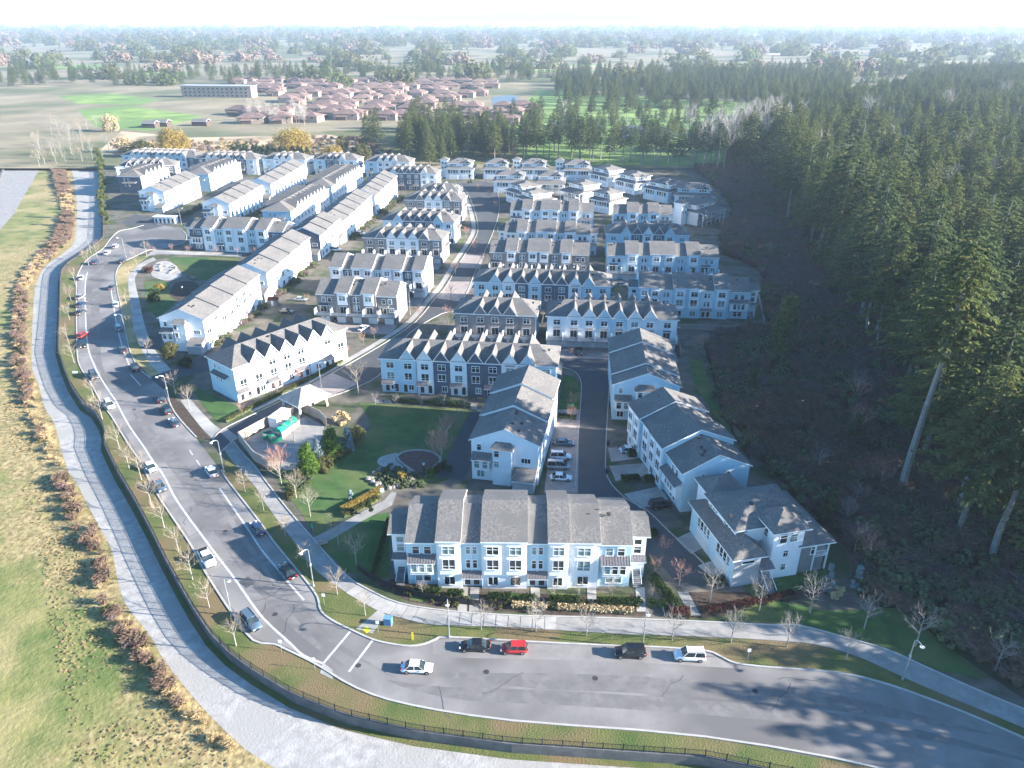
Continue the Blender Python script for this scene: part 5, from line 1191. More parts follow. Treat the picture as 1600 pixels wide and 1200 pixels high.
bl = [(60,240),(100,262),(112,300),(116,345),(112,372),(92,395),(66,415),(44,450),(40,525),(42,578),(54,605),(60,640),(74,665),(86,702),(100,742),(128,795),(150,835),(162,862),(172,912),(185,948),(208,978),(228,1008),(240,1025),(258,1055),(318,1125),(400,1198)]
brr = [(380,1198),(290,1125),(228,1058),(205,1028),(190,1008),(175,980),(160,950),(150,915),(140,870),(125,840),(105,798),(86,745),(68,705),(52,668),(38,640),(30,605),(22,578),(20,525),(24,450),(50,410),(85,375),(98,330),(80,262)]
brush('bank_shrubs', gp(bl+brr, Zp), 2600, Zp, [0,3,0,3,0,4,1], 'dry brown shrubs lining the bank between field and gravel path', (.35,.85))
PB.append(proto(twig_bush(1.5,.5,'brush_tan',46,9),'b6')); PB.append(proto(twig_bush(1.3,.4,'brush_green',40,8),'b7'))
def tufts(name, poly, n, z, label):
    fp = [p for p in pts_in(poly, n*2, z) if math.sin(p[0]*.31+p[1]*.13)+math.sin(p[1]*.23-p[0]*.11)+RD.uniform(-2.4,2.4) > .5]
    return scatter(name, PB, fp, [RD.uniform(.15,.42) for _ in fp], [RD.uniform(0,6.28) for _ in fp], [RD.choice((5,5,6)) for _ in fp], label, 'grass')
tufts('field_tussocks', gp([(120,1198),(380,1198),(228,1058),(180,1000),(140,900),(120,830),(60,705),(20,605),(5,640),(60,860)], Zp), 1700, Zp, 'dry straw-coloured tussocks in the field beside the bank')
False and brush('field_tussocks_old', gp([(-5,1198),(240,1198),(180,1020),(120,880),(70,760),(20,650),(-5,640)], Zp), 2600, Zp, [3,3,3,3], 'dry straw-coloured tussocks in the field beside the bank', (.1,.28), 'grass')
brush('marsh_shrubs', gp([(190,240),(640,252),(560,215),(380,222),(190,225)]), 500, 0, [3,0,4,1], 'low winter scrub in the marsh behind the estate', (.7,1.6))
for poly, n in ((gp([(612,912),(700,930),(840,938),(1000,940),(1000,955),(860,955),(700,948),(600,925)]), 110), (gp([(560,690),(545,712),(500,742),(450,790),(440,760),(500,715),(540,690)]), 70), (gp([(585,735),(610,728),(660,745),(665,762),(600,762)]), 60)):
    brush('garden_planting', poly, n, 0, [4,2,3,4], 'low mixed planting in a mulched garden bed', (.2,.45), 'planting')
# bushes along the diagonal rows and between the rows of the estate
for px, L in (((319,540),36),((420,462),36),((536,375),42),((587,335),40),((359,352),34),((424,318),46),((257,345),33)):
    o = G(*px); d = Vector((math.cos(rad(83.5)), math.sin(rad(83.5)), 0)); nv = Vector((d.y,-d.x,0))
    fp = [o+d*RD.uniform(0,L)+nv*RD.uniform(1,5) for _ in range(70)]
    scatter('row_planting', PB, fp, [RD.uniform(.35,.8) for _ in fp], [RD.uniform(0,6) for _ in fp], [RD.choice((2,4,1,2)) for _ in fp], 'dark garden bushes along the foot of a diagonal row', 'planting')
# grass blades on verges and lawns would be lost at this distance; leaf litter and tufts read instead
# ================================================================ VEHICLES
def car_meshes(kind, color):
    P = 'paint_'+color
    S = dict(sedan=(4.7,1.82,1.42,.78), suv=(4.7,1.9,1.72,.95), hatch=(4.1,1.76,1.5,.84), pickup=(5.5,1.98,1.82,1.02), van=(4.9,1.95,1.85,1.0))[kind]
    Lc, Wc, Hc, Sh = S; hl = Lc/2; hw = Wc/2
    b = MB()
    st = [(-hl,.62,.42,.66),(-hl+.12,.86,.28,Sh-.1),(-hl+.5,.97,.22,Sh-.02),(-.6,1.0,.2,Sh),(.5,1.0,.2,Sh),(hl-1.1,.99,.22,Sh-.03),(hl-.4,.93,.24,Sh-.12),(hl-.08,.8,.3,Sh-.26),(hl,.6,.42,.52)]
    rings = []
    for x, wf, zb, zs in st:
        w_ = hw*wf; rings.append([(x,-w_*.86,zb),(x,-w_,zb+.16),(x,-w_,zs-.14),(x,-w_*.9,zs),(x,0,zs+.05),(x,w_*.9,zs),(x,w_,zs-.14),(x,w_,zb+.16),(x,w_*.86,zb)])
    k0 = len(b.v); n = 9
    for r in rings: b.v += r
    mi = b.mi(P)
    for i in range(len(rings)-1):
        for j in range(n): jj = (j+1) % n; b.f.append((k0+i*n+j, k0+i*n+jj, k0+(i+1)*n+jj, k0+(i+1)*n+j)); b.m.append(mi)
    b.f.append(tuple(range(k0, k0+n))); b.m.append(mi); b.f.append(tuple(k0+(len(rings)-1)*n+j for j in reversed(range(n)))); b.m.append(mi)
    body = b.mesh('body', True)
    # greenhouse: base rectangle -> roof rectangle
    rear, r2, f2, front = dict(sedan=(-1.75,-1.0,.35,1.15), suv=(-2.2,-1.95,.45,1.2), hatch=(-1.95,-1.6,.35,1.15), pickup=(-.75,-.62,.75,1.45), van=(-2.3,-2.1,1.0,1.9))[kind]
    wb_, wt = hw*.9, hw*.72; zb, zt = Sh-.02, Hc
    g = MB(); B4 = [(rear,-wb_,zb),(front,-wb_,zb),(front,wb_,zb),(rear,wb_,zb)]; T4 = [(r2,-wt,zt-.05),(f2,-wt,zt-.05),(f2,wt,zt-.05),(r2,wt,zt-.05)]
    for i in range(4): j = (i+1) % 4; g.poly([B4[i],B4[j],T4[j],T4[i]], 'glass_dark')
    glass = g.mesh('windows')
    r = MB(); r.box(r2-.06,f2+.06,-wt-.02,wt+.02,zt-.05,zt,P)
    for s in (-1,1):
        for (xb, xt) in ((rear+.02,r2),(front-.04,f2),((rear+front)/2,(r2+f2)/2)):
            w_ = .05
            r.poly([(xb-w_,s*(wb_+.012),zb),(xb+w_,s*(wb_+.012),zb),(xt+w_,s*(wt+.012),zt-.03),(xt-w_,s*(wt+.012),zt-.03)], P)
        r.box(front-.55,front-.35,s*hw-.02 if s > 0 else -hw-.16,s*hw+.16 if s > 0 else -hw+.02,Sh-.05,Sh+.1,P)
    if kind in ('suv','van'): 
        for s in (-1,1): r.box(r2+.1,f2-.1,s*wt*.88-.03,s*wt*.88+.03,zt,zt+.06,'tyre')
    roof = r.mesh('roof')
    parts = [('body',body,None),('windows',glass,None),('roof',roof,None)]
    if kind == 'pickup':
        q = MB(); q.box(-hl+.15,-.85,-hw*.78,hw*.78,Sh-.01,Sh+.075,'tyre'); parts.append(('bed_cover', q.mesh('bed_cover'), None))
    for s in (-1,1):
        q = MB(); q.box(hl-.26,hl-.04,s*hw*.55-.2,s*hw*.55+.2,.56,.7,'lamp_clear'); parts.append(('headlight', q.mesh('headlight'), None))
        q = MB(); q.box(-hl-.02,-hl+.14,s*hw*.62-.17,s*hw*.62+.17,.68,.86,'lamp_red'); parts.append(('tail_light', q.mesh('tail_light'), None))
    q = MB(); q.box(-hl-.03,-hl,-.26,.26,.5,.62,'sign_white'); parts.append(('number_plate', q.mesh('number_plate'), None))
    return parts, (hl, hw)
def wheel_mesh():
    def f():
        t = MB(); t.tube((0,-.12,0),(0,.12,0),.34,.34,'tyre',14,True); t.f.append(tuple(range(0,28,2))); t.m.append(0)
        r = MB(); r.tube((0,-.135,0),(0,.135,0),.2,.2,'rim',10,True); r.f.append(tuple(range(0,20,2))[::-1]); r.m.append(0)
        return t.mesh('tyre'), r.mesh('rim')
    return shared('wheel', f)
CARP = {}
def car(kind, color, p, ang, label, group='cars', z=0):
    if (kind, color) not in CARP: CARP[(kind, color)] = car_meshes(kind, color)
    parts, (hl, hw) = CARP[(kind, color)]
    names = dict(sedan='sedan_car', suv='suv_car', hatch='hatchback_car', pickup='pickup_truck', van='van')
    p = G(*p) if not isinstance(p, Vector) else p
    t = thing(names[kind], label, 'pickup' if kind == 'pickup' else 'car', (p.x, p.y, z+.03), rad(ang), group)
    for nm, me, _ in parts: link(nm, me, t)
    ty, ri = wheel_mesh()
    for x in (-hl*.6, hl*.64):
        for s in (-1,1): w_ = link('tyre', ty, t, (x, s*(hw-.1), .34)); link('rim', ri, w_)
    return t
def heading(a, b):
    A, B = G(*a), G(*b); return math.degrees(math.atan2(B.y-A.y, B.x-A.x))
gL = 'cars parked along the left kerb'; gR = 'cars parked along the right kerb'; gF = 'cars parked below the front row'
car('sedan','white',(652,1047),-2,'white sedan driving past the crossing at the bottom of the photo',None)
car('sedan','black',(742,1013),180,'black sedan parked left of the red hatchback', gF)
car('hatch','red',(803,1017),180,'bright red hatchback parked behind the black sedan', gF)
car('suv','black',(984,1023),179,'black suv with roof rails parked left of the white one', gF)
car('suv','white',(1077,1028),178,'white suv parked last in the bay, furthest along the kerb', gF)
hr = heading((300,852),(400,1000)); h2 = heading((250,777),(317,885))
car('suv','bluegrey',(393,975),heading((345,925),(410,1000)),'grey-blue suv parked nearest the crossing on the left kerb', gL)
car('pickup','white',(324,876),heading((300,850),(342,922)),'white pickup with black bed cover parked on the left kerb', gL)
car('sedan','bluegrey',(250,763),heading((232,745),(270,800)),'pale blue sedan parked behind a white car on the left kerb', gL)
car('sedan','white',(236,733),heading((220,715),(250,760)),'white sedan parked in front of the pale blue one', gL)
car('suv','white',(172,636),heading((160,615),(190,665)),'white suv parked alone below the sign on the left kerb', gL)
car('suv','grey',(147,590),heading((135,572),(160,610)),'dark grey suv parked at the bend of the left kerb', gL)
car('sedan','black',(130,541),heading((131,530),(133,560)),'dark sedan parked right below the red car', gL)
car('hatch','red',(129,526),90,'red hatchback parked in the upper left bay', gL)
car('sedan','grey',(127,490),90,'blue-grey sedan nearest of the upper three on the left kerb', gL)
car('sedan','blue',(127,478),90,'blue sedan in the middle of the upper three on the left kerb', gL)
car('sedan','silver',(126,466),90,'silver sedan furthest of the upper three on the left kerb', gL)
car('sedan','white',(127,436),heading((128,445),(133,425)),'white sedan parked near the top of the left kerb', gL)
car('suv','blue',(149,412),heading((140,420),(160,400)),'dark blue suv parked below the two white cars by the cul-de-sac', gL)
car('sedan','white',(168,397),heading((160,402),(178,388)),'white sedan, lower of two by the cul-de-sac', gL)
car('hatch','white',(181,387),heading((172,392),(188,380)),'white hatchback, upper of two by the cul-de-sac', gL)
car('sedan','white',(331,740),heading((345,760),(318,722)),'white sedan driving on the road beside the lamp post',None)
car('sedan','blue',(403,829),heading((420,850),(390,808)),'dark blue sedan parked alone on the right kerb', gR)
car('sedan','black',(450,896),heading((470,915),(435,872)),'black sedan parked at the bottom of the right kerb bay', gR)
car('sedan','bluegrey',(273,663),heading((285,675),(260,645)),'blue-grey sedan, lowest of three beside the lone gabled row', gR)
car('suv','black',(260,644),heading((272,655),(250,632)),'black suv in the middle of three beside the lone gabled row', gR)
car('suv','black',(249,626),heading((262,640),(240,612)),'black suv, topmost of three beside the lone gabled row', gR)
car('suv','black',(211,577),heading((222,590),(203,562)),'black suv parked above the entry lane mouth', gR)
car('sedan','grey',(193,549),heading((200,562),(188,535)),'dark sedan parked in front of the sunny gap on the right kerb', gR)
car('suv','silver',(186,515),heading((190,530),(183,500)),'silver suv in the building shadow on the right kerb', gR)
car('suv','white',(181,478),heading((183,490),(179,465)),'white suv upper right kerb, above the building shadow', gR)
car('sedan','grey',(176,451),92,'grey sedan highest of the line on the right kerb', gR)
car('suv','grey',(192,410),heading((184,420),(200,402)),'grey suv in the shade at the inner bend of the cul-de-sac', gR)
gD = 'cars on the driveways of the right lane'
car('suv','white',(876,716),-4,'white suv on the driveway beside the stepped white row', gD)
car('van','silver',(872,731),-4,'silver van parked below the white suv on the driveways', gD)
car('sedan','white',(876,749),-4,'white sedan parked below the silver van', gD)
car('sedan','bluegrey',(880,695),-4,'blue-grey sedan parked above the white suv on the driveways', gD)
car('suv','black',(1032,792),12,'black suv on the driveway across the right lane', gD)
car('sedan','silver',(971,447),-6,'silver sedan behind the shaded gabled row near the forest', None)
car('sedan','white',(568,515),65,'white sedan on the paved court right of the lone gabled row', None)
car('sedan','black',(528,500),80,'black sedan in front of the short taupe row', None)
car('suv','white',(563,367),-6,'white suv left of the taupe and white gabled row', None)
car('suv','silver',(640,343),80,'silver suv in the gap below the grey gabled row', None)
car('sedan','black',(447,489),-10,'black sedan beside the small red shed', None)
for k_, (kd, cl, px_, ag, lb) in enumerate((('suv','white',(525,392),-6,'white suv in the court left of the white-bay row'),('sedan','silver',(470,470),-6,'silver sedan on the court beyond the red shed'),('sedan','grey',(510,455),84,'grey sedan left of the short taupe row end'),('suv','silver',(598,395),-6,'silver suv below the taupe and white gabled row'),
    ('sedan','blue',(300,352),-8,'dark blue sedan near the kiosk above the cul-de-sac'),('sedan','white',(745,505),80,'white sedan at the garages of the all-taupe gabled row'),('suv','black',(905,552),84,'black suv in front of the garages at the head of the right lane'),('sedan','white',(983,706),4,'white sedan on the first driveway right of the lane'),('hatch','red',(885,432),84,'small red car in the gap by the taupe long row'))):
    car(kd, cl, px_, ag, lb, 'cars in the inner courts')
# ================================================================ STREET FURNITURE
def lamp_meshes():
    def f():
        p = MB(); p.tube((0,0,0),(0,0,7.4),.11,.07,'galv',8); p.tube((0,0,0),(0,0,.35),.2,.18,'galv',8,True)
        a = MB(); prev = Vector((0,0,7.4))
        for i in range(1,6):
            t = i/5*math.pi*.62; q = Vector((-.9+.9*math.cos(t)-.25*i/5, 0, 7.4+.65*math.sin(t))); a.tube(prev,q,.06,.055,'galv',6); prev = q
        h = MB(); h.tube((prev.x,0,prev.z),(prev.x-.12,0,prev.z-.12),.1,.34,'trim_white',10); h.tube((prev.x-.12,0,prev.z-.12),(prev.x-.14,0,prev.z-.2),.34,.3,'trim_white',10,True)
        c = MB(); c.box(-.18,.18,-.1,.1,4.3,4.75,'galv')
        return p.mesh('pole'), a.mesh('arm'), h.mesh('lamp_head'), c.mesh('control_box')
    return shared('lamp', f)
def lamp(px, ang, where, z=0):
    t = thing('street_lamp', where, 'street lamp', G(*px, z), rad(ang), 'curved-arm street lamps')
    for n, m in zip(('pole','arm','lamp_head','control_box'), lamp_meshes()): link(n, m, t)
for px, a, wh in (((362,962),140,'curved street lamp beside the grey-blue parked suv'), ((490,916),60,'curved street lamp at the road bend by the bottom of the footpath'), ((702,996),95,'street lamp beside the black parked sedan below the front row'), ((1004,1012),90,'street lamp at the black suv below the front row'), ((1410,1062),95,'street lamp at the far lower right by the footpath'), ((350,738),60,'street lamp next to the driving white sedan'), ((266,632),40,'street lamp at the entry lane mouth'), ((199,530),20,'street lamp beside the silver suv in the building shadow'), ((197,402),0,'street lamp in the inner bend of the cul-de-sac'), ((284,352),180,'street lamp on the top rim of the cul-de-sac'), ((503,612),200,'street lamp by the pavilion on the second street'), ((142,395),200,'street lamp above the dark blue suv'), ((641,492),160,'street lamp at the street bend above the slate gabled row')):
    lamp(px, a, wh)
def sign(px, label, h=2.3, w=.5, hh=.6, m='sign_white', ang=0, z=0, cat='sign', name='road_sign', post='galv'):
    t = thing(name, label, cat, G(*px, z), rad(ang))
    b = MB(); b.tube((0,.03,0),(0,.03,h),.035,.035,post,5); b.obj('post', t)
    b = MB(); b.box(-w/2,w/2,-.02,.02,h-hh,h,m); b.obj('panel', t); return t
sign((440,1018),'white parking sign on the verge opposite the crossing')
sign((492,1046),'white pedestrian sign where the crossing meets the left kerb', m='sign_white')
sign((507,945),'small white sign on the inside of the road bend')
sign((591,988),'white sign beside the blue utility box')
t = sign((645,1000),'short yellow marker post on the verge right of the crossing', h=1.5, w=.3, hh=1.5, m='sign_yellow', name='marker_post', cat='marker post')
sign((1168,1032),'white sign on the dark verge beyond the white suv')
sign((489,832),'blue and green park sign beside the wide footpath', h=2.0, w=.35, hh=.9, m='sign_green')
sign((598,778),'white notice board at the end of the golden hedge', w=.8, hh=1.0)
sign((893,642),'green lane sign on the lawn beside the right lane', h=1.9, w=1.1, hh=.7, m='sign_green')
sign((118,585),'white board on the left verge near the retaining wall', h=1.0, w=1.4, hh=.7)
def boxthing(name, label, cat, px, w, d, h, m, ang=0, lid=None):
    t = thing(name, label, cat, G(*px), rad(ang)); b = MB(); b.box(-w/2,w/2,-d/2,d/2,.08,h,m); b.box(-w/2-.05,w/2+.05,-d/2-.05,d/2+.05,0,.08,'concrete'); b.obj('cabinet', t)
    b = MB(); b.box(-w/2-.04,w/2+.04,-d/2-.04,d/2+.04,h,h+.08,lid or m); b.obj('lid', t)
    b = MB(); b.box(-w/2+.08,-.02,-d/2-.03,-d/2,.2,h-.1,m); b.box(.02,w/2-.08,-d/2-.03,-d/2,.2,h-.1,m); b.obj('door', t); return t
boxthing('utility_box', 'blue metal utility cabinet at the crossing ramp', 'utility box', (607,975), 1.2, .9, 1.3, 'box_blue', -8)
boxthing('recycling_bin', 'small dark wheeled bin on the kerb of the right lane', 'bin', (950,696), .6, .6, 1.0, 'fence_black')
boxthing('recycling_bin', 'small dark wheeled bin opposite the silver van', 'bin', (948,740), .6, .6, 1.0, 'fence_black')
def garden_lamp(px, label):
    t = thing('garden_lamp', label, 'garden lamp', G(*px)); b = MB(); b.tube((0,0,0),(0,0,2.9),.06,.05,'fence_black',6); b.obj('pole', t)
    b = MB(); b.tube((0,0,2.9),(0,0,3.25),.16,.24,'trim_white',8,True); b.tube((0,0,3.25),(0,0,3.4),.34,.05,'galv',8); b.obj('lantern', t)
garden_lamp((663,745),'white-topped garden lamp below the play bed'); garden_lamp((287,462),'white-topped garden lamp in the small park')
def bench(px, ang, label):
    t = thing('park_bench', label, 'bench', G(*px), rad(ang)); b = MB(); b.box(-.9,.9,-.25,.25,.4,.46,'wood_fence'); b.obj('seat', t)
    b = MB(); b.box(-.9,.9,.22,.27,.5,.95,'wood_fence'); b.obj('backrest', t)
    for x in (-.75,.75): b = MB(); b.box(x-.05,x+.05,-.22,.25,0,.4,'fence_black'); b.obj('leg', t)
bench((301,436),-10,'pale bench at the edge of the small park lawn'); bench((505,852),20,'small bench beside the wide footpath')
# ================================================================ FENCES
def picket_mesh():
    def f():
        b = MB(); b.box(0,1,-.02,.02,.15,.2,'fence_black'); b.box(0,1,-.02,.02,1.0,1.05,'fence_black')
        for i in range(16): x = (i+.5)/16; b.box(x-.007,x+.007,-.012,.012,.05,1.1,'fence_black')
        return b.mesh('picket_panel')
    return shared('picket', f)
def post_mesh(h=1.25, m='fence_black', w=.05):
    def f(): b = MB(); b.box(-w,w,-w,w,0,h,m); return b.mesh('post')
    return shared(('post', h, m, w), f)
def solid_panel_mesh(h, m):
    def f():
        b = MB(); n = 12
        for i in range(n): b.box(i/n+.004,(i+1)/n-.004,-.02+.008*(i%2),.01+.008*(i%2),.05,h,m)
        b.box(0,1,.018,.06,h-.2,h-.1,m); b.box(0,1,.018,.06,.25,.35,m)
        return b.mesh('board_panel')
    return shared(('solid', h, m), f)
def fence(name, label, P, step, panel, post, z=0, pn='picket_panel'):
    t = thing(name, label, 'fence', (P[0].x, P[0].y, z)); Q = resample(P, step); o = Vector((P[0].x, P[0].y, 0))
    for i, q in enumerate(Q):
        link('post', post, t, (q.x-o.x, q.y-o.y, 0))
        if i < len(Q)-1:
            r = Q[i+1]; a = math.atan2(r.y-q.y, r.x-q.x); e = link(pn, panel, t, (q.x-o.x, q.y-o.y, 0), a); e.scale = ((r-q).length, 1, 1)
    return t
fence('metal_fence', 'long black picket fence standing on the retaining wall beside the gravel path', offset(FENCE, .17), 2.6, picket_mesh(), post_mesh(1.25), .12)
fence('metal_fence', 'black fence curving below the front row gardens', GL([(560,890),(580,905),(600,915),(645,930),(700,942),(770,948),(800,949)],0,3), 2.2, solid_panel_mesh(1.2,'fence_black'), post_mesh(1.3), 0, 'board_panel')
fence('metal_fence', 'low dark fence below the slate gabled row at the big lawn', GL([(585,630),(660,635),(745,640)]), 2.4, picket_mesh(), post_mesh())
def boards(name, label, P, h, m='wood_fence'):
    """a board fence, every board a part"""
    t = thing(name, label, 'fence', (P[0].x, P[0].y, 0)); o = Vector((P[0].x,P[0].y,0)); Q = resample(P, .62); pm = post_mesh(h+.1, m, .07)
    bmh = []
    for v in range(4):
        b = MB(); b.box(0,.6,-.02,.02,.06,h-.02+v*.02,m); bmh.append(b.mesh('board'))
    for i in range(len(Q)-1):
        q, r = Q[i], Q[i+1]; a = math.atan2(r.y-q.y, r.x-q.x); link('board', bmh[RD.randrange(4)], t, (q.x-o.x+RD.uniform(-.01,.01), q.y-o.y, 0), a)
        if i % 4 == 0: link('post', pm, t, (q.x-o.x, q.y-o.y+.09, 0), a)
    b = MB(); band(b, [p-o for p in P], -.08, .08, h+.04, h+.14, m); b.obj('top_rail', t); return t
boards('board_fence', 'tall wooden board fence along the second street side of the yard', GL([(374,690),(466,640)]), 2.3)
boards('board_fence', 'wooden board fence on the footpath side of the yard', GL([(374,690),(398,720),(420,732)]), 2.3)
boards('board_fence', 'wooden board fence between the yard and the pavilion', GL([(466,640),(500,655),(512,668)]), 2.3)
boards('board_fence', 'grey board fence at the right of the shaded garden by the brush', GL([(1056,515),(1196,520),(1183,460)]), 1.8)
boards('board_fence', 'long low board fence beside the brush behind the right lane house', GL([(1052,505),(1064,560)]), 1.8)
fence('metal_fence', 'long dark fence separating the shaded back gardens from the brush', GL([(1100,540),(1120,610),(1145,680),(1175,725)]), 2.4, picket_mesh(), post_mesh())
# ================================================================ FENCED YARD
sheet('yard_paving', GL([(376,691),(466,643),(510,668),(500,690),(455,735),(420,731),(398,719)]), .04, 'concrete_old')
YA = math.radians(heading((450,695),(479,672)))
o = G(441,686)
def planter():
    t = thing('timber_crate', 'slatted grey timber crate holding the green tarpaulin in the yard', 'crate', (o.x,o.y,0), YA)
    for s, y in enumerate((0, 2.6)):
        for i in range(5): b = MB(); b.box(0,6.6,y-.03,y+.03,.1+i*.3,.34+i*.3,'plank_grey'); b.obj('slat', t)
    for x in (0,6.6):
        for i in range(5): b = MB(); b.box(x-.03,x+.03,.04,2.56,.1+i*.3,.34+i*.3,'plank_grey'); b.obj('slat', t)
    for x in (0,3.3,6.6):
        for y in (-.08,2.68): b = MB(); b.box(x-.06,x+.06,y-.05,y+.05,0,1.75,'plank_grey'); b.obj('post', t)
    t2 = thing('tarpaulin_stack', 'bright green tarpaulin bundle lying in the timber crate', 'tarpaulin', (o.x,o.y,0), YA); b = MB()
    xs = [0.3+.5*i for i in range(13)]
    for i in range(12):
        x0, x1 = xs[i], xs[i+1]; z0, z1 = 2.3+.22*math.sin(i*1.7), 2.3+.22*math.sin((i+1)*1.7)
        b.poly([(x0,.2,.2),(x1,.2,.2),(x1,.35,z1-.3),(x0,.35,z0-.3)],'tarp_green'); b.poly([(x0,.35,z0-.3),(x1,.35,z1-.3),(x1,1.3,z1),(x0,1.3,z0)],'tarp_green'); b.poly([(x0,1.3,z0),(x1,1.3,z1),(x1,2.3,z1-.4),(x0,2.3,z0-.4)],'tarp_green')
    b.poly([(.3,.2,.2),(.3,.35,2.0),(.3,1.3,2.3),(.3,2.3,1.9),(.3,2.3,.2)],'tarp_green'); b.poly([(6.3,.2,.2),(6.3,.35,2.0),(6.3,1.3,2.3),(6.3,2.3,1.9),(6.3,2.3,.2)],'tarp_green'); b.obj('cover', t2)
planter()
t = thing('white_container', 'white box container in the yard behind the green tarpaulin', 'container', G(434,670), YA); b = MB(); b.box(0,5.2,0,2.3,.1,2.5,'siding_white'); b.obj('body', t); b = MB(); b.box(-.08,5.28,-.08,2.38,2.5,2.62,'trim_white'); b.obj('roof', t); b = MB(); b.box(1.8,2.9,-.04,0,.2,2.2,'siding_grey'); b.obj('door', t)
for k, (px, s) in enumerate((((412,688),1.0),((424,694),.9))):
    t = thing('green_skip', ('larger' if not k else 'smaller')+' open green skip with pale rubble in the yard', 'skip', G(*px), rad(20+15*k)); w_ = 2.9*s
    b = MB()
    for x0,x1,y0,y1 in ((0,w_,0,.08),(0,w_,1.9,1.98),(0,.08,.08,1.9),(w_-.08,w_,.08,1.9)): b.box(x0,x1,y0,y1,.1,1.15,'bin_green')
    b.box(.08,w_-.08,.08,1.9,.1,.75,'rock'); b.obj('bin', t)
    b = MB(); b.box(-.06,w_+.06,-.06,-.002,1.02,1.15,'bin_green'); b.obj('rim', t)
# ================================================================ PLAY BED, ROCK GARDEN, SMALL PARK
BED = GL([(621,716),(628,708),(645,704),(668,705),(682,711),(688,720),(680,728),(672,738),(662,746),(648,738),(632,727)],0,4,True)
sheet('play_bed', BED, .05, 'play_mulch')
mb = MB(); band(mb, BED+[BED[0]], -.2, .2, 0, .18, 'concrete'); mb.obj('bed_kerb', kind='structure')
sheet('gravel_patch', GL([(592,716),(605,711),(622,708),(618,718),(632,730),(650,744),(640,748),(615,736),(600,730),(590,724)],0,3,True), .045, 'gravel_path')
def stone_mesh(v):
    def f():
        r = random.Random(v); b = MB(); n = 7; R0 = [[(math.cos(6.28*i/n)*k*r.uniform(.8,1.2), math.sin(6.28*i/n)*k*r.uniform(.8,1.2), z+r.uniform(-.05,.05)) for i in range(n)] for k, z in ((.5,0),(.55,.25),(.3,.5))]
        for a in range(2):
            for i in range(n): j = (i+1)%n; b.poly([R0[a][i],R0[a][j],R0[a+1][j],R0[a+1][i]],'rock')
        b.poly(R0[2],'rock'); return b.mesh('boulder')
    return shared(('stone', v), f)
for i in range(46):
    a = i/46*6.28; x, y = 612+32*math.cos(a)+RD.uniform(-5,5), 748+14*math.sin(a)+RD.uniform(-3,3)
    link('boulder', stone_mesh(i%4), None, G(x,y), RD.uniform(0,6), RD.uniform(.5,1.2), 'small boulder in the ring around the rock garden', 'boulder', 'boulders of the rock garden')
for i in range(14):
    link('boulder', stone_mesh(i%4), None, G(RD.uniform(246,275),RD.uniform(413,428)), RD.uniform(0,6), RD.uniform(.8,1.6), 'dark boulder on the white plaza of the small park', 'boulder', 'boulders of the small park plaza')
sheet('plaza', GL([(236,428),(243,412),(258,408),(272,413),(284,430),(268,438),(248,436)],0,4,True), .045, 'concrete')
sheet('mulch_bed', GL([(265,460),(275,442),(300,440),(312,450),(300,466),(280,470)],0,4,True), .045, 'mulch')
# garden paths of the front row, each one flagstone by itself
for k, x in enumerate((724,742,836,924,1000)):
    t = thing('garden_path', ORD[k]+' stone garden path from the left leading to the front row doors', 'garden path', (0,0,0), 0, 'garden paths of the front row')
    a = G(x, 918); c = G(x+ (2 if x > 800 else -2), 956)
    for i in range(7):
        p = a.lerp(c, (i+.5)/7); b = MB(); b.box(p.x-.75,p.x+.75,p.y-.4,p.y+.4,.035,.07+.004*(i%2),'concrete'); b.obj('flagstone', t)
sheet('footpath', GL([(1058,925),(1075,925),(1095,962),(1078,962)]), .04, 'concrete_old')
sheet('footpath', GL([(493,855),(520,842),(570,812),(612,790),(620,770),(612,768),(600,782),(560,803),(515,828),(484,843)]), .036, 'concrete_old')
sheet('footpath', GL([(585,624),(745,632),(745,640),(585,630)]), .037, 'concrete')
sheet('footpath', GL([(225,402),(245,397),(330,399),(378,402),(378,397),(330,394),(240,391)]), .037, 'concrete')
sheet('footpath', GL([(745,640),(752,640),(735,700),(722,742),(712,742),(728,700)]), .036, 'concrete_old')
# red shed
t = thing('garden_shed', 'small red-roofed shed beside the park diagonal row', 'shed', G(420,478), rad(-6)); b = MB(); b.box(0,2.6,0,2.2,0,2,'siding_taupe'); b.obj('wall', t); b = MB(); b.prism([(-.3,2.0),(1.1,2.9),(2.5,2.0)], -.3, 2.9, 'u', 'leaf_red', 'leaf_red'); b.obj('roof', t); b = MB(); b.box(.9,1.7,-.04,0,.05,1.8,'trim_white'); b.obj('door', t)
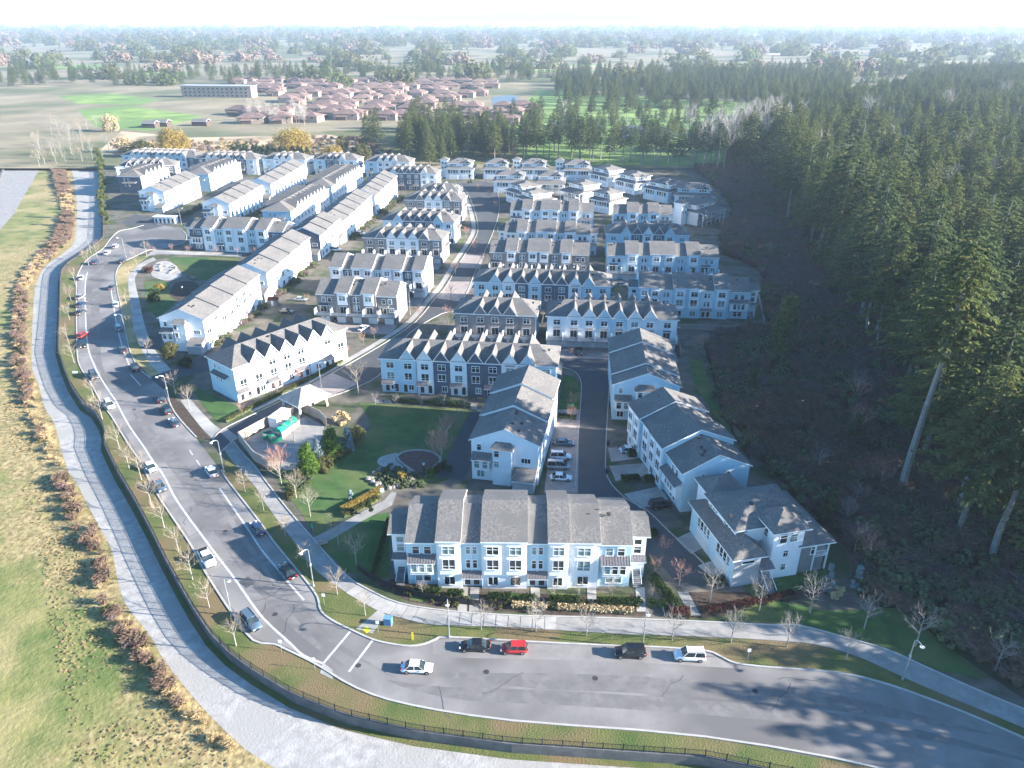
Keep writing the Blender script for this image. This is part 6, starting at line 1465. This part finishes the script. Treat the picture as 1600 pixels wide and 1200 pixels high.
# ================================================================ FAR HOUSES
def far_house_meshes(v):
    def f():
        W_, D_ = ((20,15),(24,16),(17,16))[v]
        w_ = MB(); w_.box(0,W_,0,D_,0,5.6,'stucco'); w_.box(W_*.15,W_*.55,-2,0,0,3.2,'timber_brown')
        r = MB(); hip_roof(r, -.9, W_+.9, -.9, D_+.9, 5.7, 9.2); hip_roof(r, W_*.1, W_*.6, -2.8, 3, 3.3, 5.4)
        r.mats = [M['tile_red'] if m_.name == 'shingle' else M['stucco'] for m_ in r.mats]
        g = MB()
        for x in (W_*.2, W_*.5, W_*.8):
            g.box(x-.9,x+.9,-.06,-.01,3.6,5.0,'glass_dark')
        return w_.mesh('wall'), r.mesh('roof'), g.mesh('window')
    return shared(('fh', v), f)
def far_house(px, v, ang, label, group, dark=False):
    t = thing('far_house', label, 'house', G(*px), rad(ang), group)
    for n, m in zip(('wall','roof','window'), far_house_meshes(v)):
        link(n, m, t)
gh = 'tiled-roof houses beyond the golf course'
for row, (y, xs, xe, st, lab) in enumerate(((187,500,640,24,'red-tiled house of the nearest line above the marsh trees'),(177,440,650,22,'red-tiled house of the second line above the marsh'),(168,470,700,24,'red-tiled house of the third line beyond the marsh'),(160,440,730,23,'red-tiled house of the fourth line in the far suburb'),(152,420,760,24,'red-tiled house of the fifth line in the far suburb'),(196,745,790,26,'red-tiled house beside the dark tree clump'),(184,720,830,26,'red-tiled house left of the wide bare tree'),(174,705,840,27,'red-tiled house above the houses by the wide bare tree'),(146,400,700,26,'red-tiled house of the farthest lines near the horizon'),(139,380,760,26,'red-tiled house of the farthest lines near the horizon'),(132,360,760,28,'red-tiled house of the farthest lines near the horizon'),(192,370,470,24,'dark house behind the stand of bare trees'),(182,350,440,25,'dark house behind the stand of bare trees'))):
    x = xs+RD.uniform(-4,4)
    while x < xe:
        far_house((x+RD.uniform(-3,3), y+RD.uniform(-2,2)), RD.randrange(3), RD.choice((-8,-8,82,5))+RD.uniform(-6,6), lab, gh); x += st*RD.uniform(.8,1.0)*(.6+.4*(y-35)/150)
t = thing('apartment_building', 'cream apartment block at the top left beyond the fields', 'building', G(285,152), rad(-6))
b = MB(); b.box(0,90,0,18,0,13,'stucco'); b.obj('wall', t); b = MB(); b.box(-1,91,-1,19,13.01,13.8,'siding_grey'); b.obj('roof', t)
for i in range(14):
    for z in (1.5,5.2,9.2): b = MB(); b.box(4+i*6,6.4+i*6,-.15,-.01,z,z+1.8,'glass_dark'); b.obj('window', t)
for k, (px, w_) in enumerate((((222,200),12),((238,198),14),((300,197),14))):
    t = thing('farm_shed', ORD[k]+' low dark farm shed from the left in the field above the willows', 'shed', G(*px), rad(-5)); b = MB(); b.box(0,w_,0,9,0,4,'timber_brown'); b.obj('wall', t); b = MB(); roof_gable(b,0,w_,-.5,9.5,4.05,6); b.obj('roof', t)
